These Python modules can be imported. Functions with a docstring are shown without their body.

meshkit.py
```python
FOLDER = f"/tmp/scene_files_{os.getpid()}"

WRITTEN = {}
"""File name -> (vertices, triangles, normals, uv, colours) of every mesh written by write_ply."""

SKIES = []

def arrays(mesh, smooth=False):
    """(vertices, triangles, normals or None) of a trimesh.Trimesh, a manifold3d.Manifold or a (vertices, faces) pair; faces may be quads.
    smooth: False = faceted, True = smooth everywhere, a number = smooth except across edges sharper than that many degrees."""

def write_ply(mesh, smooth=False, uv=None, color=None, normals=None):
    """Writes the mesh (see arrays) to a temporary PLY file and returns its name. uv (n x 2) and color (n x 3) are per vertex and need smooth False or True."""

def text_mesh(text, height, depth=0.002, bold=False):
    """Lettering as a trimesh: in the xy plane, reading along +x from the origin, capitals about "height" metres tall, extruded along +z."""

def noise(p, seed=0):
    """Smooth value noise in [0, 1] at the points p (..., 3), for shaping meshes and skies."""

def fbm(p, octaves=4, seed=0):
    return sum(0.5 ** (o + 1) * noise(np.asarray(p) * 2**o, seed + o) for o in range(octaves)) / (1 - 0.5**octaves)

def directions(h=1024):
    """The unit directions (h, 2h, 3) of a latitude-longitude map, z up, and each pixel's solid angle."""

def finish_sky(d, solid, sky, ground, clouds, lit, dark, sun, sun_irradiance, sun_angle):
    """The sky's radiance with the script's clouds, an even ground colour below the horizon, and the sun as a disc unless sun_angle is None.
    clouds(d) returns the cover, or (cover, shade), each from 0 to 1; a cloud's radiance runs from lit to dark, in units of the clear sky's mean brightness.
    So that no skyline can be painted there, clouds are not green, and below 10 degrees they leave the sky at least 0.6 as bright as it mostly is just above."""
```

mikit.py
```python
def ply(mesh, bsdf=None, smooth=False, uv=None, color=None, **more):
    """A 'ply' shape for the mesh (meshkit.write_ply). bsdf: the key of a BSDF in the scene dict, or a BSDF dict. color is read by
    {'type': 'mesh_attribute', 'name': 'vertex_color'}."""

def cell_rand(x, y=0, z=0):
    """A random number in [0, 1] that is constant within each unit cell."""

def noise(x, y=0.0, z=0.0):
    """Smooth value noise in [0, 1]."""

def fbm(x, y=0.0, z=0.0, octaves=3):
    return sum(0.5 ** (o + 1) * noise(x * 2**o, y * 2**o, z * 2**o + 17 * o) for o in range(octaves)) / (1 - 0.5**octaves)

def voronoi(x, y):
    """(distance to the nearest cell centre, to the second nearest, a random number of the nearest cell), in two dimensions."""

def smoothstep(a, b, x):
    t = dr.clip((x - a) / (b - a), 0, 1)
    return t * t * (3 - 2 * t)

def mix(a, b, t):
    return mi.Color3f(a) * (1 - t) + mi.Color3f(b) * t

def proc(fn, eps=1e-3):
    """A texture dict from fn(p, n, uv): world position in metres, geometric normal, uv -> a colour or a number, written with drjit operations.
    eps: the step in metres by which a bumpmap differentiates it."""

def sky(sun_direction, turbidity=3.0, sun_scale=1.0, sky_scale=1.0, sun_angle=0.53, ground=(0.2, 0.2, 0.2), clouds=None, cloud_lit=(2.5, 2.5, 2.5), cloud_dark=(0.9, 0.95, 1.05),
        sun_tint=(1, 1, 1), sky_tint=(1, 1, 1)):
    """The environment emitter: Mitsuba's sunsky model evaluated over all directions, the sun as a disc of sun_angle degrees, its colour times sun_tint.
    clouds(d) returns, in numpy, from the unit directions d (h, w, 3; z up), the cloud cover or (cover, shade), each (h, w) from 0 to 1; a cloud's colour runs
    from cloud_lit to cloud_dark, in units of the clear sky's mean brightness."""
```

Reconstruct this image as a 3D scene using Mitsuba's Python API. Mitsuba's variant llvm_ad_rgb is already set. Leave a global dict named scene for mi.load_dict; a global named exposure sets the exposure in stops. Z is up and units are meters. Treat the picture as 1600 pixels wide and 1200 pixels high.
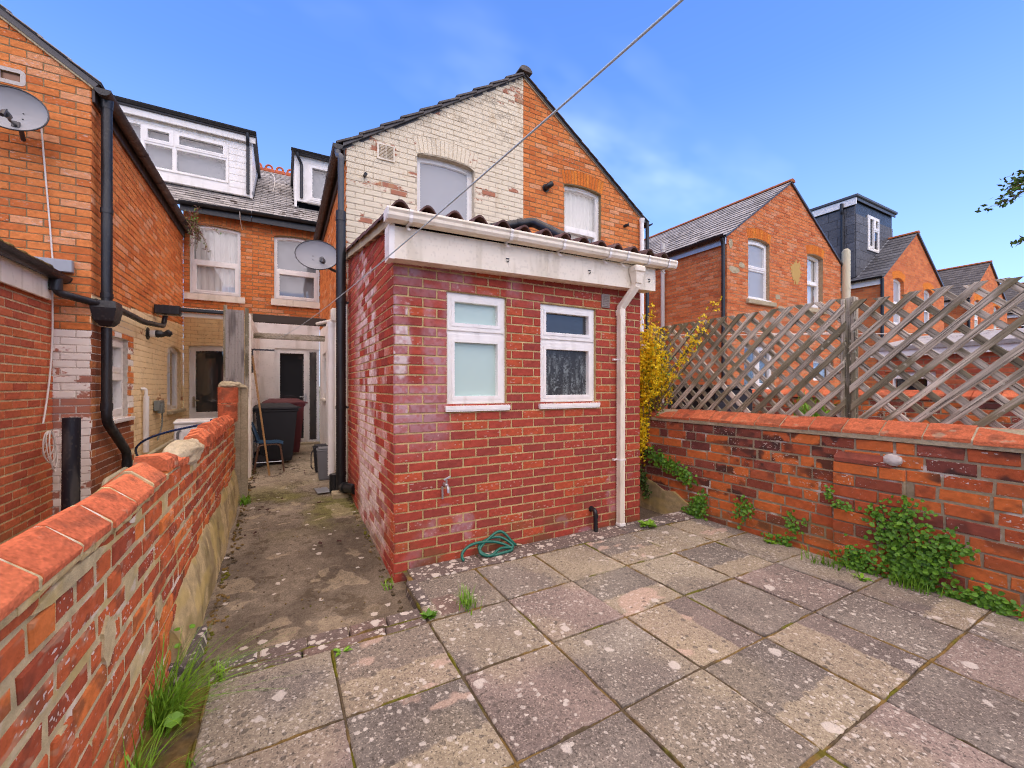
import math, random
import numpy as np, trimesh, drjit as dr, mitsuba as mi
import shapely
from shapely.geometry import Polygon, box as sbox
from scipy.spatial import ConvexHull
import mikit, meshkit
from mikit import proc, noise, fbm, voronoi, cell_rand, smoothstep, mix

rng = np.random.default_rng(7)
scene, labels = {}, {}
T = mi.ScalarTransform4f

# ------------------------------------------------------------------ camera, sky, exposure
TH, FPX, EYE = math.radians(28.9), 647.4, 1.39
scene['camera'] = {'type': 'perspective', 'fov': 2 * math.degrees(math.atan(800 / FPX)), 'fov_axis': 'x',
                   'principal_point_offset_y': -4 / 1200, 'near_clip': 0.02, 'far_clip': 9000.0,
                   'to_world': T().look_at(origin=[0, 0, EYE], target=[math.sin(TH), math.cos(TH), EYE], up=[0, 0, 1])}


def wisps(d):
    # thin fair-weather cirrus all round the sky
    q = d / np.maximum(d[..., 2:3] + 0.25, 0.05)
    a = meshkit.fbm(np.stack([q[..., 0] * 1.1 + 5, q[..., 1] * 2.3 + 2, 0 * q[..., 0]], -1), 5, 3)
    b = meshkit.fbm(np.stack([q[..., 0] * 6 + 1, q[..., 1] * 9, 0 * q[..., 0] + 4], -1), 4, 9)
    c = np.clip((a - 0.50) / 0.25, 0, 1) * np.clip((b - 0.25) / 0.5, 0, 1)
    hz = np.clip(1 - d[..., 2] / 0.55, 0, 1) ** 1.3
    return np.clip(c * 0.34 + 0.34 * hz, 0, 0.65)


scene['sky'] = mikit.sky((-0.03, -0.42, 0.91), turbidity=2.2, sun_scale=0.80, sky_scale=1.10, sun_angle=108, ground=(0.34, 0.29, 0.23),
                         clouds=wisps, cloud_lit=(1.5, 1.85, 2.5), cloud_dark=(1.0, 1.1, 1.2), sun_tint=(1.0, 0.87, 0.62), sky_tint=(0.92, 1.14, 1.66))
exposure = 2.3

# ------------------------------------------------------------------ helpers
X, Y, Z = np.eye(3)


def pix(v):
    """Where points fall in the photograph; used only to rank alike pieces by size."""
    p = np.asarray(v, float) - [0, 0, EYE]
    w = np.maximum(p @ [math.sin(TH), math.cos(TH), 0], 0.05)
    return np.stack([800 + FPX * (p @ [math.cos(TH), -math.sin(TH), 0]) / w, 604 - FPX * p[:, 2] / w], -1), p @ [math.sin(TH), math.cos(TH), 0]


def free(key):
    if key not in scene and key not in labels:
        return key
    n = 1
    while f'{key}_{n:03d}' in scene or f'{key}_{n:03d}' in labels:
        n += 1
    return f'{key}_{n:03d}'


def thing(name, label, cat, group=None, kind=None):
    key = free(name)
    labels[key] = {'label': label, 'category': cat}
    if group: labels[key]['group'] = group
    if kind: labels[key]['kind'] = kind
    return key


def struct(name, label):
    labels[name] = {'label': label, 'kind': 'structure'}
    return name


def put(key, mesh, bsdf, smooth=False, uv=None, label=None, kind=None):
    """One entry of the scene; uv: one (u, v) for the whole mesh (its tone) or per vertex."""
    if isinstance(mesh, (list,)):
        mesh = join(mesh)
    if key not in labels or key in scene:
        key = free(key)
    if uv is not None:
        if not hasattr(mesh, 'vertices'):
            mesh = trimesh.Trimesh(*mesh, process=False)
        uv = np.asarray(uv, float)
        if uv.ndim == 1:
            if smooth not in (False, True, None):
                mesh = trimesh.graph.smooth_shade(mesh, angle=math.radians(smooth), facet_minarea=None); smooth = True
            uv = np.tile(uv, (len(mesh.vertices), 1))
    scene[key] = mikit.ply(mesh, bsdf, smooth=smooth, uv=uv)
    if label or kind:
        labels.setdefault(key, {})
        if label: labels[key]['label'] = label
        if kind: labels[key]['kind'] = kind
    return key


def part(parent, name, mesh, bsdf, **k):
    return put(free(parent + '__' + name), mesh, bsdf, **k)


def join(ms):
    return trimesh.util.concatenate([m if hasattr(m, 'vertices') else trimesh.Trimesh(m[0], m[1], process=False) for m in ms])


def hull(pts):
    h = ConvexHull(pts)
    m = trimesh.Trimesh(pts, h.simplices, process=False)
    m.fix_normals()
    return m


def bx(x0, x1, y0, y1, z0, z1, b=0.004):
    """A box with chamfered edges."""
    b = min(b, (x1 - x0) * .3, (y1 - y0) * .3, (z1 - z0) * .3)
    pts = []
    for i in (0, 1):
        for j in (0, 1):
            for k in (0, 1):
                c = np.array([(x0, x1)[i], (y0, y1)[j], (z0, z1)[k]]); s = np.array([1 - 2 * i, 1 - 2 * j, 1 - 2 * k]) * b
                for m in np.eye(3):
                    pts.append(c + s * (1 - m))
    return hull(np.array(pts))


def obox(c, ax, ay, az, b=0.003):
    """A chamfered box about c with half-axis vectors."""
    ax, ay, az = (np.asarray(v, float) for v in (ax, ay, az))
    l = [np.linalg.norm(v) for v in (ax, ay, az)]
    m = bx(-l[0], l[0], -l[1], l[1], -l[2], l[2], b)
    R = np.stack([ax / l[0], ay / l[1], az / l[2]])
    v = m.vertices @ R + c
    f = m.faces if np.linalg.det(R) > 0 else m.faces[:, ::-1]
    return trimesh.Trimesh(v, f, process=False)


def tube(pts, r, n=8, closed_ends=True):
    p = np.asarray(pts, float); k = len(p)
    r = np.broadcast_to(np.asarray(r, float), (k,))
    t = np.gradient(p, axis=0); t /= np.linalg.norm(t, axis=1, keepdims=True) + 1e-12
    a = np.cross(t[0], Z if abs(t[0][2]) < .9 else X); a /= np.linalg.norm(a)
    rings = []
    for i in range(k):
        a = a - t[i] * (a @ t[i]); a /= np.linalg.norm(a) + 1e-12
        b = np.cross(t[i], a); ang = np.arange(n) / n * 2 * np.pi
        rings.append(p[i] + r[i] * (np.cos(ang)[:, None] * a + np.sin(ang)[:, None] * b))
    v = np.vstack(rings); f = []
    for i in range(k - 1):
        for j in range(n):
            q = [i * n + j, i * n + (j + 1) % n, (i + 1) * n + (j + 1) % n, (i + 1) * n + j]
            f += [[q[0], q[1], q[2]], [q[0], q[2], q[3]]]
    if closed_ends:
        v = np.vstack([v, p[:1], p[-1:]]); c0, c1 = len(v) - 2, len(v) - 1
        for j in range(n):
            f += [[c0, (j + 1) % n, j], [c1, (k - 1) * n + j, (k - 1) * n + (j + 1) % n]]
    return trimesh.Trimesh(v, f, process=False)


def bend(pts, rad=.06, n=5):
    """A polyline with its corners rounded, for pipes."""
    p = [np.asarray(q, float) for q in pts]; out = [p[0]]
    for i in range(1, len(p) - 1):
        a, b = p[i - 1] - p[i], p[i + 1] - p[i]; la, lb = np.linalg.norm(a), np.linalg.norm(b)
        d = min(rad, la * .45, lb * .45); s, e = p[i] + a / la * d, p[i] + b / lb * d
        for u in np.linspace(0, 1, n):
            out.append((1 - u) ** 2 * s + 2 * u * (1 - u) * p[i] + u * u * e)
    return np.array(out + [p[-1]])


def spline(pts, n=40):
    from scipy.interpolate import CubicSpline
    p = np.asarray(pts, float); s = np.r_[0, np.cumsum(np.linalg.norm(np.diff(p, axis=0), axis=1))]
    return CubicSpline(s, p)(np.linspace(0, s[-1], n))


class Frame:
    """A wall plane: s runs along it, z up, d out of it towards the open side."""
    def __init__(self, face, at):
        self.face = face
        self.O, self.S, self.N = {'front': (Y * at, X, -Y), 'right': (X * at, Y, X), 'left': (X * at, -Y, -X)}[face]

    def p(self, s, z, d=0.0):
        s, z, d = np.broadcast_arrays(np.asarray(s, float), z, d)
        return self.O + s[..., None] * self.S + z[..., None] * Z + d[..., None] * self.N


def extrude(poly, fr, d0, d1):
    """A polygon of the wall plane as a solid from depth d0 to d1 (d1 outside)."""
    out = []
    for g in getattr(poly, 'geoms', [poly]):
        if g.is_empty or g.area < 1e-7: continue
        m = trimesh.creation.extrude_polygon(g, 1.0, engine='earcut')
        v = np.asarray(m.vertices)
        out.append(trimesh.Trimesh(fr.p(v[:, 0], v[:, 1], d0 + (d1 - d0) * v[:, 2]), m.faces, process=False))
    return join(out)


def prism(q, fr, back, front, bev):
    """A brick face: polygon q (counter-clockwise) standing from depth back to front, its front edges bevelled."""
    q = np.asarray(q, float); n = len(q); c = q.mean(0)
    e = np.roll(q, -1, 0) - q; e /= np.linalg.norm(e, axis=1, keepdims=True) + 1e-12
    nrm = np.stack([-e[:, 1], e[:, 0]], -1)
    inn = q + bev * (nrm + np.roll(nrm, 1, 0)) * .9
    v = np.vstack([fr.p(q[:, 0], q[:, 1], back), fr.p(q[:, 0], q[:, 1], front - bev), fr.p(inn[:, 0], inn[:, 1], front)])
    f = []
    for j in range(n):
        k = (j + 1) % n
        for a in (0, n):
            f += [[a + j, a + k, a + n + k], [a + j, a + n + k, a + n + j]]
    if n == 4:
        f += [[2 * n, 2 * n + 1, 2 * n + 2], [2 * n, 2 * n + 2, 2 * n + 3]]
    else:
        try:
            _, tri = trimesh.creation.triangulate_polygon(Polygon(inn), engine='earcut')
            f += [[2 * n + a for a in t] for t in tri]
        except Exception:
            f += [[2 * n, 2 * n + j, 2 * n + j + 1] for j in range(1, n - 1)]
    return v, np.array(f)


BRICKS = {}          # thing -> its bricks, sorted out at the end: the 300 that show largest are parts, the rest one mesh


def add_brick(holder, v, f, bsdf, tone, name='brick'):
    top = holder.split('__')[0]
    px, w = pix(v)
    lo, hi = px.min(0), px.max(0)
    seen = w.min() > .1 and hi[0] > 0 and lo[0] < 1600 and hi[1] > 0 and lo[1] < 1200
    size = (hi - lo) if seen else np.zeros(2)
    BRICKS.setdefault((top, name), []).append((float(size[0] * size[1]) if max(size) >= 9 else 0.0, holder, v, f, bsdf, tone))


def flush_bricks():
    for (top, name), lot in BRICKS.items():
        lot.sort(key=lambda b: -b[0])
        rest = {}
        for i, (a, holder, v, f, bsdf, tone) in enumerate(lot):
            if i < 300 and a > 0:
                part(holder, name, (v, f), bsdf, uv=tone)
            else:
                rest.setdefault((holder, bsdf), []).append((v, f, tone))
        for (holder, bsdf), ms in rest.items():
            m = join([(v, f) for v, f, _ in ms])
            uv = np.vstack([np.tile(t, (len(v), 1)) for v, _, t in ms])
            k = free(holder + '__' + name + '_field')
            put(k, m, bsdf, uv=uv, kind='stuff', label='remaining small bricks of this wall' if name == 'brick' else None)


def courses(holder, fr, poly, pal, bsdf='brick', course=.075, length=.225, joint=.010, s0=0., z0=0., jit=.0015, proud=.003, bev=.003, headers=0.0, back=-.012, seed=1, palfn=None, mid=None, tone_fn=None):
    """Lays bricks over a polygon of the wall (holes are openings)."""
    r_ = np.random.default_rng(seed)
    a0, b0, a1, b1 = poly.bounds
    shapely.prepare(poly)
    for r in range(int(math.floor((b0 - z0) / course)), int(math.ceil((b1 - z0) / course)) + 1):
        zb = z0 + r * course
        if headers:      # old walls: stretchers and headers mixed
            s = a0 - r_.uniform(.02, length); edges = [s]
            while s < a1:
                s += length * (.5 if r_.random() < headers else 1) * r_.uniform(.95, 1.05); edges.append(s)
        else:
            k0 = int(math.floor((a0 - s0) / length)) - 1
            edges = [s0 + (k + .5 * (r % 2)) * length for k in range(k0, int((a1 - s0) / length) + 3)]
        for e0, e1 in zip(edges, edges[1:]):
            rect = sbox(e0 + joint / 2, zb + joint / 2, e1 - joint / 2, zb + course - joint / 2)
            if poly.contains(rect):
                q = np.array([[e0, zb], [e1, zb], [e1, zb + course], [e0, zb + course]]) + np.array([[1, 1], [-1, 1], [-1, -1], [1, -1]]) * joint / 2
            else:
                i = poly.intersection(rect)
                if i.is_empty: continue
                i = max(getattr(i, 'geoms', [i]), key=lambda g: g.area)
                if i.geom_type != 'Polygon' or i.area < .12 * length * course: continue
                i = shapely.geometry.polygon.orient(i.simplify(.002)); q = np.array(i.exterior.coords)[:-1]
                if len(q) < 3 or min(np.linalg.norm(np.roll(q, -1, 0) - q, axis=1)) < .006: 
                    q = q[np.linalg.norm(np.roll(q, -1, 0) - q, axis=1) > .006]
                    if len(q) < 3: continue
            q = q + r_.uniform(-jit, jit, q.shape)
            v, f = prism(q, fr, back, r_.uniform(-proud, proud), bev)
            c = q.mean(0)
            pl = pal if palfn is None else palfn(c[0], c[1], r_)
            if pl is None: continue
            bs, pl = pl if isinstance(pl, tuple) else (bsdf, pl)
            add_brick(holder, v, f, bs, (pl + r_.uniform(.01, .98), r_.random()))


def arch_quads(s0, s1, z, rise, h, n):
    """The bricks of a segmental arch over an opening."""
    w = s1 - s0; R = (w * w / 4 + rise * rise) / (2 * rise); cz = z + rise - R; cx = (s0 + s1) / 2
    a = math.asin(w / 2 / R); out = []
    th = np.linspace(-a, a, n + 1)
    for t0, t1 in zip(th, th[1:]):
        g = .004 / R
        P = lambda t, r: (cx + r * math.sin(t), cz + r * math.cos(t))
        out.append([P(t0 + g, R), P(t1 - g, R), P(t1 - g, R + h), P(t0 + g, R + h)])
    return out


def arched(s0, s1, z0, z1, rise, n=10):
    """An opening with a segmental head that springs at z1."""
    if rise <= 0: return sbox(s0, z0, s1, z1)
    w = s1 - s0; R = (w * w / 4 + rise * rise) / (2 * rise); a = math.asin(w / 2 / R)
    top = [((s0 + s1) / 2 + R * math.sin(t), z1 + rise - R + R * math.cos(t)) for t in np.linspace(a, -a, n)]
    return Polygon([(s0, z0), (s1, z0)] + top)


# ------------------------------------------------------------------ materials
def rgb(c): return {'type': 'rgb', 'value': [float(x) for x in c]}


def plain(name, c, rough=.5, spec=.4, metal=0., two=False, **k):
    d = {'type': 'principled', 'base_color': rgb(c) if not isinstance(c, dict) else c, 'roughness': float(rough), 'specular': float(spec), 'metallic': float(metal), **k}
    scene[name] = {'type': 'twosided', 'bsdf': d} if two else d


def textured(name, fn, rough=.85, spec=.25, bump=None, amount=.002, eps=.002, two=False):
    d = {'type': 'principled', 'base_color': proc(fn), 'roughness': rough, 'specular': spec}
    if bump is not None:
        d = {'type': 'bumpmap', 'scale': float(amount), 'arbitrary': proc(bump, eps), 'bsdf': d}
    scene[name] = {'type': 'twosided', 'bsdf': d} if two else d


def pick(i, cols):
    c = mi.Color3f(cols[0])
    for k in range(1, len(cols)):
        c = dr.select(i >= k - .001, mi.Color3f(cols[k]), c)
    return c


#       0 wine red    1 orange           2 old garden      3 left garden     4 red brown       5 far orange      6 sooty brown     7 terracotta     8 gauged arch   9 purple old
PA = [(.355, .066, .044), (.63, .215, .068), (.56, .152, .044), (.45, .115, .044), (.50, .135, .062), (.58, .190, .072), (.34, .120, .055), (.56, .160, .074), (.62, .20, .04), (.26, .075, .05)]
PB = [(.275, .058, .046), (.51, .150, .048), (.41, .098, .040), (.31, .074, .038), (.37, .090, .050), (.46, .130, .052), (.20, .075, .045), (.47, .122, .058), (.54, .15, .035), (.16, .055, .045)]
PC = [(.42, .086, .042), (.64, .290, .140), (.24, .068, .042), (.56, .170, .050), (.46, .130, .055), (.56, .230, .115), (.42, .170, .070), (.60, .170, .085), (.58, .17, .04), (.40, .11, .05)]


def brick_fn(p, n, uv):
    pal = dr.floor(uv.x); r = uv.x - pal; q = uv.y
    c = mix(pick(pal, PB), pick(pal, PA), smoothstep(.12, .62, r))
    c = mix(c, pick(pal, PC), smoothstep(.84, .88, q))
    g = fbm(p.x * 38 + q * 50, p.y * 38, p.z * 38, 3)
    f = noise(p.x * 260, p.y * 260, p.z * 260)
    c = c * (.66 + .52 * g + .18 * f)
    big = fbm(p.x * 2.3 + 3, p.y * 2.3, p.z * 2.3, 3)
    sp = noise(p.x * 95, p.y * 95, p.z * 95 + 7)
    # soot and dark crust on the old garden wall
    old = (pal == 2) | (pal == 9)
    soot = smoothstep(.50, .66, fbm(p.x * 9, p.y * 9 + q * 7, p.z * 9, 3)) * smoothstep(.34, .62, big)
    c = mix(c, (.060, .036, .030), dr.select(old, soot * .88, 0.0))
    # cement smears and scuffs on the left garden wall
    sm = smoothstep(.60, .72, fbm(p.x * 13, p.y * 13, p.z * 22 + 11, 3))
    c = mix(c, (.46, .38, .25), dr.select(pal == 3, sm * .35, 0.0))
    c = mix(c, (.10, .055, .04), dr.select((pal == 3) | (pal == 7), smoothstep(.52, .70, fbm(p.x * 11 + 5, p.y * 11, p.z * 14, 4)) * dr.select(pal == 3, .55, .48), 0.0))
    c = c * dr.select(pal == 7, .72 + .5 * noise(p.x * 130, p.y * 130, p.z * 130), 1.0)
    c = mix(c, (.42, .36, .24), dr.select(pal == 7, smoothstep(.68, .78, fbm(p.x * 17 + 2, p.y * 17, p.z * 17, 3)) * .5, 0.0))
    wh = smoothstep(.76, .84, sp) * smoothstep(.45, .65, fbm(p.x * 6, p.y * 6, p.z * 6 + 3, 2))
    c = mix(c, (.62, .55, .48), dr.select((pal == 3) | old, wh * .8, 0.0))
    # salts (efflorescence) on the newer red brick
    side = smoothstep(3.20, 3.55, p.y) * (1 - smoothstep(4.5, 5.2, p.y))
    eff_s = side * smoothstep(.42, .68, .32 * q + .78 * fbm(p.y * 3.0, p.z * 1.1 + 4, 2.0, 3)) * smoothstep(-.1, .5, p.z + .3)
    eff_f = (1 - smoothstep(3.155, 3.17, p.y)) * (smoothstep(.75, 1.3, p.z) * (1 - smoothstep(.98, 1.30, p.x)) * smoothstep(.20, .45, fbm(p.x * 5, p.z * 2, 9.0, 2)) * (.35 + .65 * q) * 1.1
            + smoothstep(2.0, 2.25, p.z) * (1 - smoothstep(1.5, 2.4, p.x)) * smoothstep(.4, .6, fbm(p.x * 4, p.z * 3, 3.0, 2)) * .5
            + smoothstep(.55, .68, fbm(p.x * 3.1, p.z * 3.5, 5.0, 3)) * (1 - smoothstep(.4, .62, p.z)) * smoothstep(.35, .8, q) * .55)
    fl = .55 + .45 * smoothstep(.3, .6, fbm(p.x * 45, p.y * 45, p.z * 30, 2))
    c = mix(c, (.70, .60, .58), dr.select(pal == 0, eff_s * fl * .95, 0.0))
    c = mix(c, (.44, .30, .34), dr.select(pal == 0, dr.minimum(eff_f, .85) * fl, 0.0))
    drip = smoothstep(.60, .70, fbm(p.x * 9, p.z * 2.2, 4.0, 3)) * smoothstep(1.0, 1.4, p.z) * (1 - smoothstep(1.05, 1.15, p.x)) * (1 - smoothstep(3.155, 3.17, p.y))
    c = mix(c, (.66, .60, .58), dr.select(pal == 0, drip * fl * smoothstep(.3, .7, q) * .75, 0.0))
    ch = smoothstep(.72, .80, noise(p.x * 55, p.y * 55, p.z * 75 + 3)) * smoothstep(.6, .75, q)
    c = mix(c, (.58, .46, .40), dr.select((pal == 0) | (pal == 1) | (pal == 5), ch * .5, 0.0))
    # damp green at the foot of walls
    wet = (1 - smoothstep(.05, .45, p.z)) * smoothstep(.45, .65, fbm(p.x * 4, p.y * 4, p.z * 6, 2))
    return mix(c, (.12, .10, .045), wet * .45)


def brick_bump(p, n, uv):
    return .7 * fbm(p.x * 60, p.y * 60, p.z * 60, 2) + .5 * noise(p.x * 230, p.y * 230, p.z * 230)


textured('brick', brick_fn, .97, .06, brick_bump, .0035, .0015)

WA = [(.74, .655, .49), (.86, .68, .40), (.80, .76, .68)]


def paint_fn(p, n, uv):
    pal = dr.floor(uv.x); q = uv.y
    c = pick(pal, WA) * (.90 + .16 * fbm(p.x * 7, p.y * 7, p.z * 7, 3))
    worn = fbm(p.x * 3.2, p.y * 3.2, p.z * 4.2 + 2, 3) + .22 * fbm(p.x * 40, p.y * 40, p.z * 40, 2) + .20 * (q - .5)
    lift = dr.select(pal == 0, .105 * (1 - smoothstep(.85, 1.5, p.x)) - .11, dr.select(pal == 2, .06, -.16))
    bare = smoothstep(.70, .76, worn + lift)
    b = mix((.42, .12, .05), (.30, .10, .06), noise(p.x * 20, p.y * 20, p.z * 20))
    c = mix(c, b, bare * .9)
    # black algae that creeps along the joints and under the verge
    al = smoothstep(.52, .68, fbm(p.x * 5 + 9, p.y * 5, p.z * 7, 3) + .15 * (q - .5)) * smoothstep(.35, .6, fbm(p.x * 60, p.y * 60, p.z * 60, 2))
    c = mix(c, (.15, .12, .085), dr.select(pal == 0, al * .55 * smoothstep(4.4, 5.4, p.z), al * .10))
    rust = smoothstep(.62, .75, fbm(p.x * 8, p.y * 8 + 5, p.z * 2.2, 3))
    return mix(c, (.52, .36, .18), rust * .35)


textured('painted_brick', paint_fn, .75, .3, brick_bump, .003, .0015)

#      0 extension      1 house         2 right garden   3 left garden    4 left ext       5 far          6 cream          7 yellow        8 white        9 render
MO = [(.52, .39, .19), (.27, .20, .11), (.32, .26, .17), (.50, .42, .24), (.58, .45, .25), (.38, .26, .16), (.56, .485, .36), (.68, .52, .29), (.60, .54, .46), (.50, .40, .21)]


def mortar_fn(p, n, uv):
    i = dr.floor(uv.x)
    g = fbm(p.x * 26, p.y * 26, p.z * 26, 3)
    c = pick(i, MO) * (.60 + .62 * g + .22 * (noise(p.x * 300, p.y * 300, p.z * 300) - .5))
    pale = smoothstep(.58, .7, fbm(p.x * 7, p.y * 7, p.z * 11, 3))
    c = mix(c, (.66, .61, .52), dr.select((i == 2) | (i == 3), pale * .75, 0.0))
    moss = smoothstep(.56, .70, fbm(p.x * 4 + 8, p.y * 4, p.z * 4, 3)) * (1 - smoothstep(.2, .9, p.z))
    c = mix(c, (.20, .17, .06), moss * .6)
    st = smoothstep(.48, .68, fbm(p.y * 13, p.x * 13, p.z * 1.8, 3))
    c = mix(c, (.17, .135, .07), dr.select(i == 9, st * .6, 0.0))
    yel = smoothstep(.5, .66, fbm(p.x * 5, p.y * 5 + 2, p.z * 8, 3))
    return mix(c, (.46, .36, .12), dr.select((i == 3) | (i == 9), yel * .55, 0.0))


textured('mortar', mortar_fn, .95, .1, lambda p, n, uv: fbm(p.x * 70, p.y * 70, p.z * 70, 3), .006, .002)


def lichen(x, y, scale, thr, soft=.08, seed=0.):
    wx = x * scale + .22 * (noise(x * scale * 3.1, y * scale * 3.1, seed) - .5)
    wy = y * scale + .22 * (noise(x * scale * 3.1, y * scale * 3.1, seed + 5) - .5)
    d, _, k = voronoi(wx + seed * 7.3, wy + seed * 3.1)
    rad = dr.maximum(k - thr, 0) / (1 - thr) * .42
    edge = .10 * (fbm(x * scale * 5, y * scale * 5, seed, 2) - .5)
    return smoothstep(0, soft, rad - d + edge * smoothstep(0, .05, rad)) * dr.select(k > thr, 1.0, 0.0)


def slab_fn(p, n, uv):
    t, q = uv.x, uv.y
    x, y = p.x, p.y
    c = pick(dr.floor(t * 10), [(.270, .245, .205), (.255, .232, .195), (.280, .252, .205), (.300, .235, .205), (.285, .225, .198), (.315, .245, .212), (.335, .295, .215), (.310, .275, .205), (.290, .228, .200), (.268, .245, .205)])
    # weathered darker areas, some with a straight edge where something used to stand
    big = fbm(x * 2.1 + q * 9, y * 2.1, 2.0, 3)
    dark = smoothstep(.40, .62, big)
    c = mix(c, (.130, .112, .100), dark * .55)
    c = mix(c, (.145, .118, .105), smoothstep(.42, .60, fbm(x * .9 + 31, y * .9, 5.0, 4)) * .45)
    c = mix(c, (.34, .29, .20), smoothstep(.56, .70, fbm(x * 1.6 + 3, y * 1.6 + 8, 7.0, 3)) * .45)
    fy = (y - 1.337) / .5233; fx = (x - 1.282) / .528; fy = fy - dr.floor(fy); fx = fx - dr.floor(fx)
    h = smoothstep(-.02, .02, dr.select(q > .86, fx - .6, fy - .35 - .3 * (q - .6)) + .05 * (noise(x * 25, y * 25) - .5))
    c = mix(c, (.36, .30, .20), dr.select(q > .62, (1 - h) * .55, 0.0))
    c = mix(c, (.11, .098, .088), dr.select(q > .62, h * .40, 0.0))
    agg = noise(x * 190, y * 190, 1.0); agg2 = noise(x * 85, y * 85, 4.0); fine = noise(x * 420, y * 420, 2.0)
    c = c * (.46 + .52 * agg + .36 * agg2 + .24 * fine)
    c = mix(c, (.50, .45, .38), smoothstep(.80, .88, agg) * .55)
    c = mix(c, (.04, .035, .03), smoothstep(.80, .9, noise(x * 150 + 9, y * 150, 8.0)) * .65)
    # patches scoured pale
    wash = smoothstep(.62, .66, fbm(x * 3.3 + 17, y * 5.5 + 4, q * 3, 4)) * dr.select(q > .70, 1.0, 0.05)
    c = mix(c, mi.Color3f(.46, .34, .27) * (.8 + .4 * agg), wash * .75)
    dk = lichen(x, y, 26., .74, .12, 3.)
    c = mix(c, (.065, .058, .052), dk * .6)
    l1 = lichen(x, y, 11., .90, .12, 1.) * .85; l2 = lichen(x, y, 28., .62, .14, 2.); l3 = lichen(x, y, 46., .60, .15, 6.)
    m = dr.maximum(l1, dr.maximum(l2 * .85 * smoothstep(.40, .62, fbm(x * 3.1, y * 3.1, 8.0, 3)), l3 * .8 * smoothstep(.42, .62, fbm(x * 3.6 + 4, y * 3.6, 8.0, 3))))
    return mix(c, (.66, .62, .56), m * (.55 + .35 * fine))


textured('paving', slab_fn, .9, .2, lambda p, n, uv: .8 * noise(p.x * 190, p.y * 190, 1.0) + .5 * noise(p.x * 85, p.y * 85, 4.0) + .5 * fbm(p.x * 20, p.y * 20, 3.0, 2), .004, .002)


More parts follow.
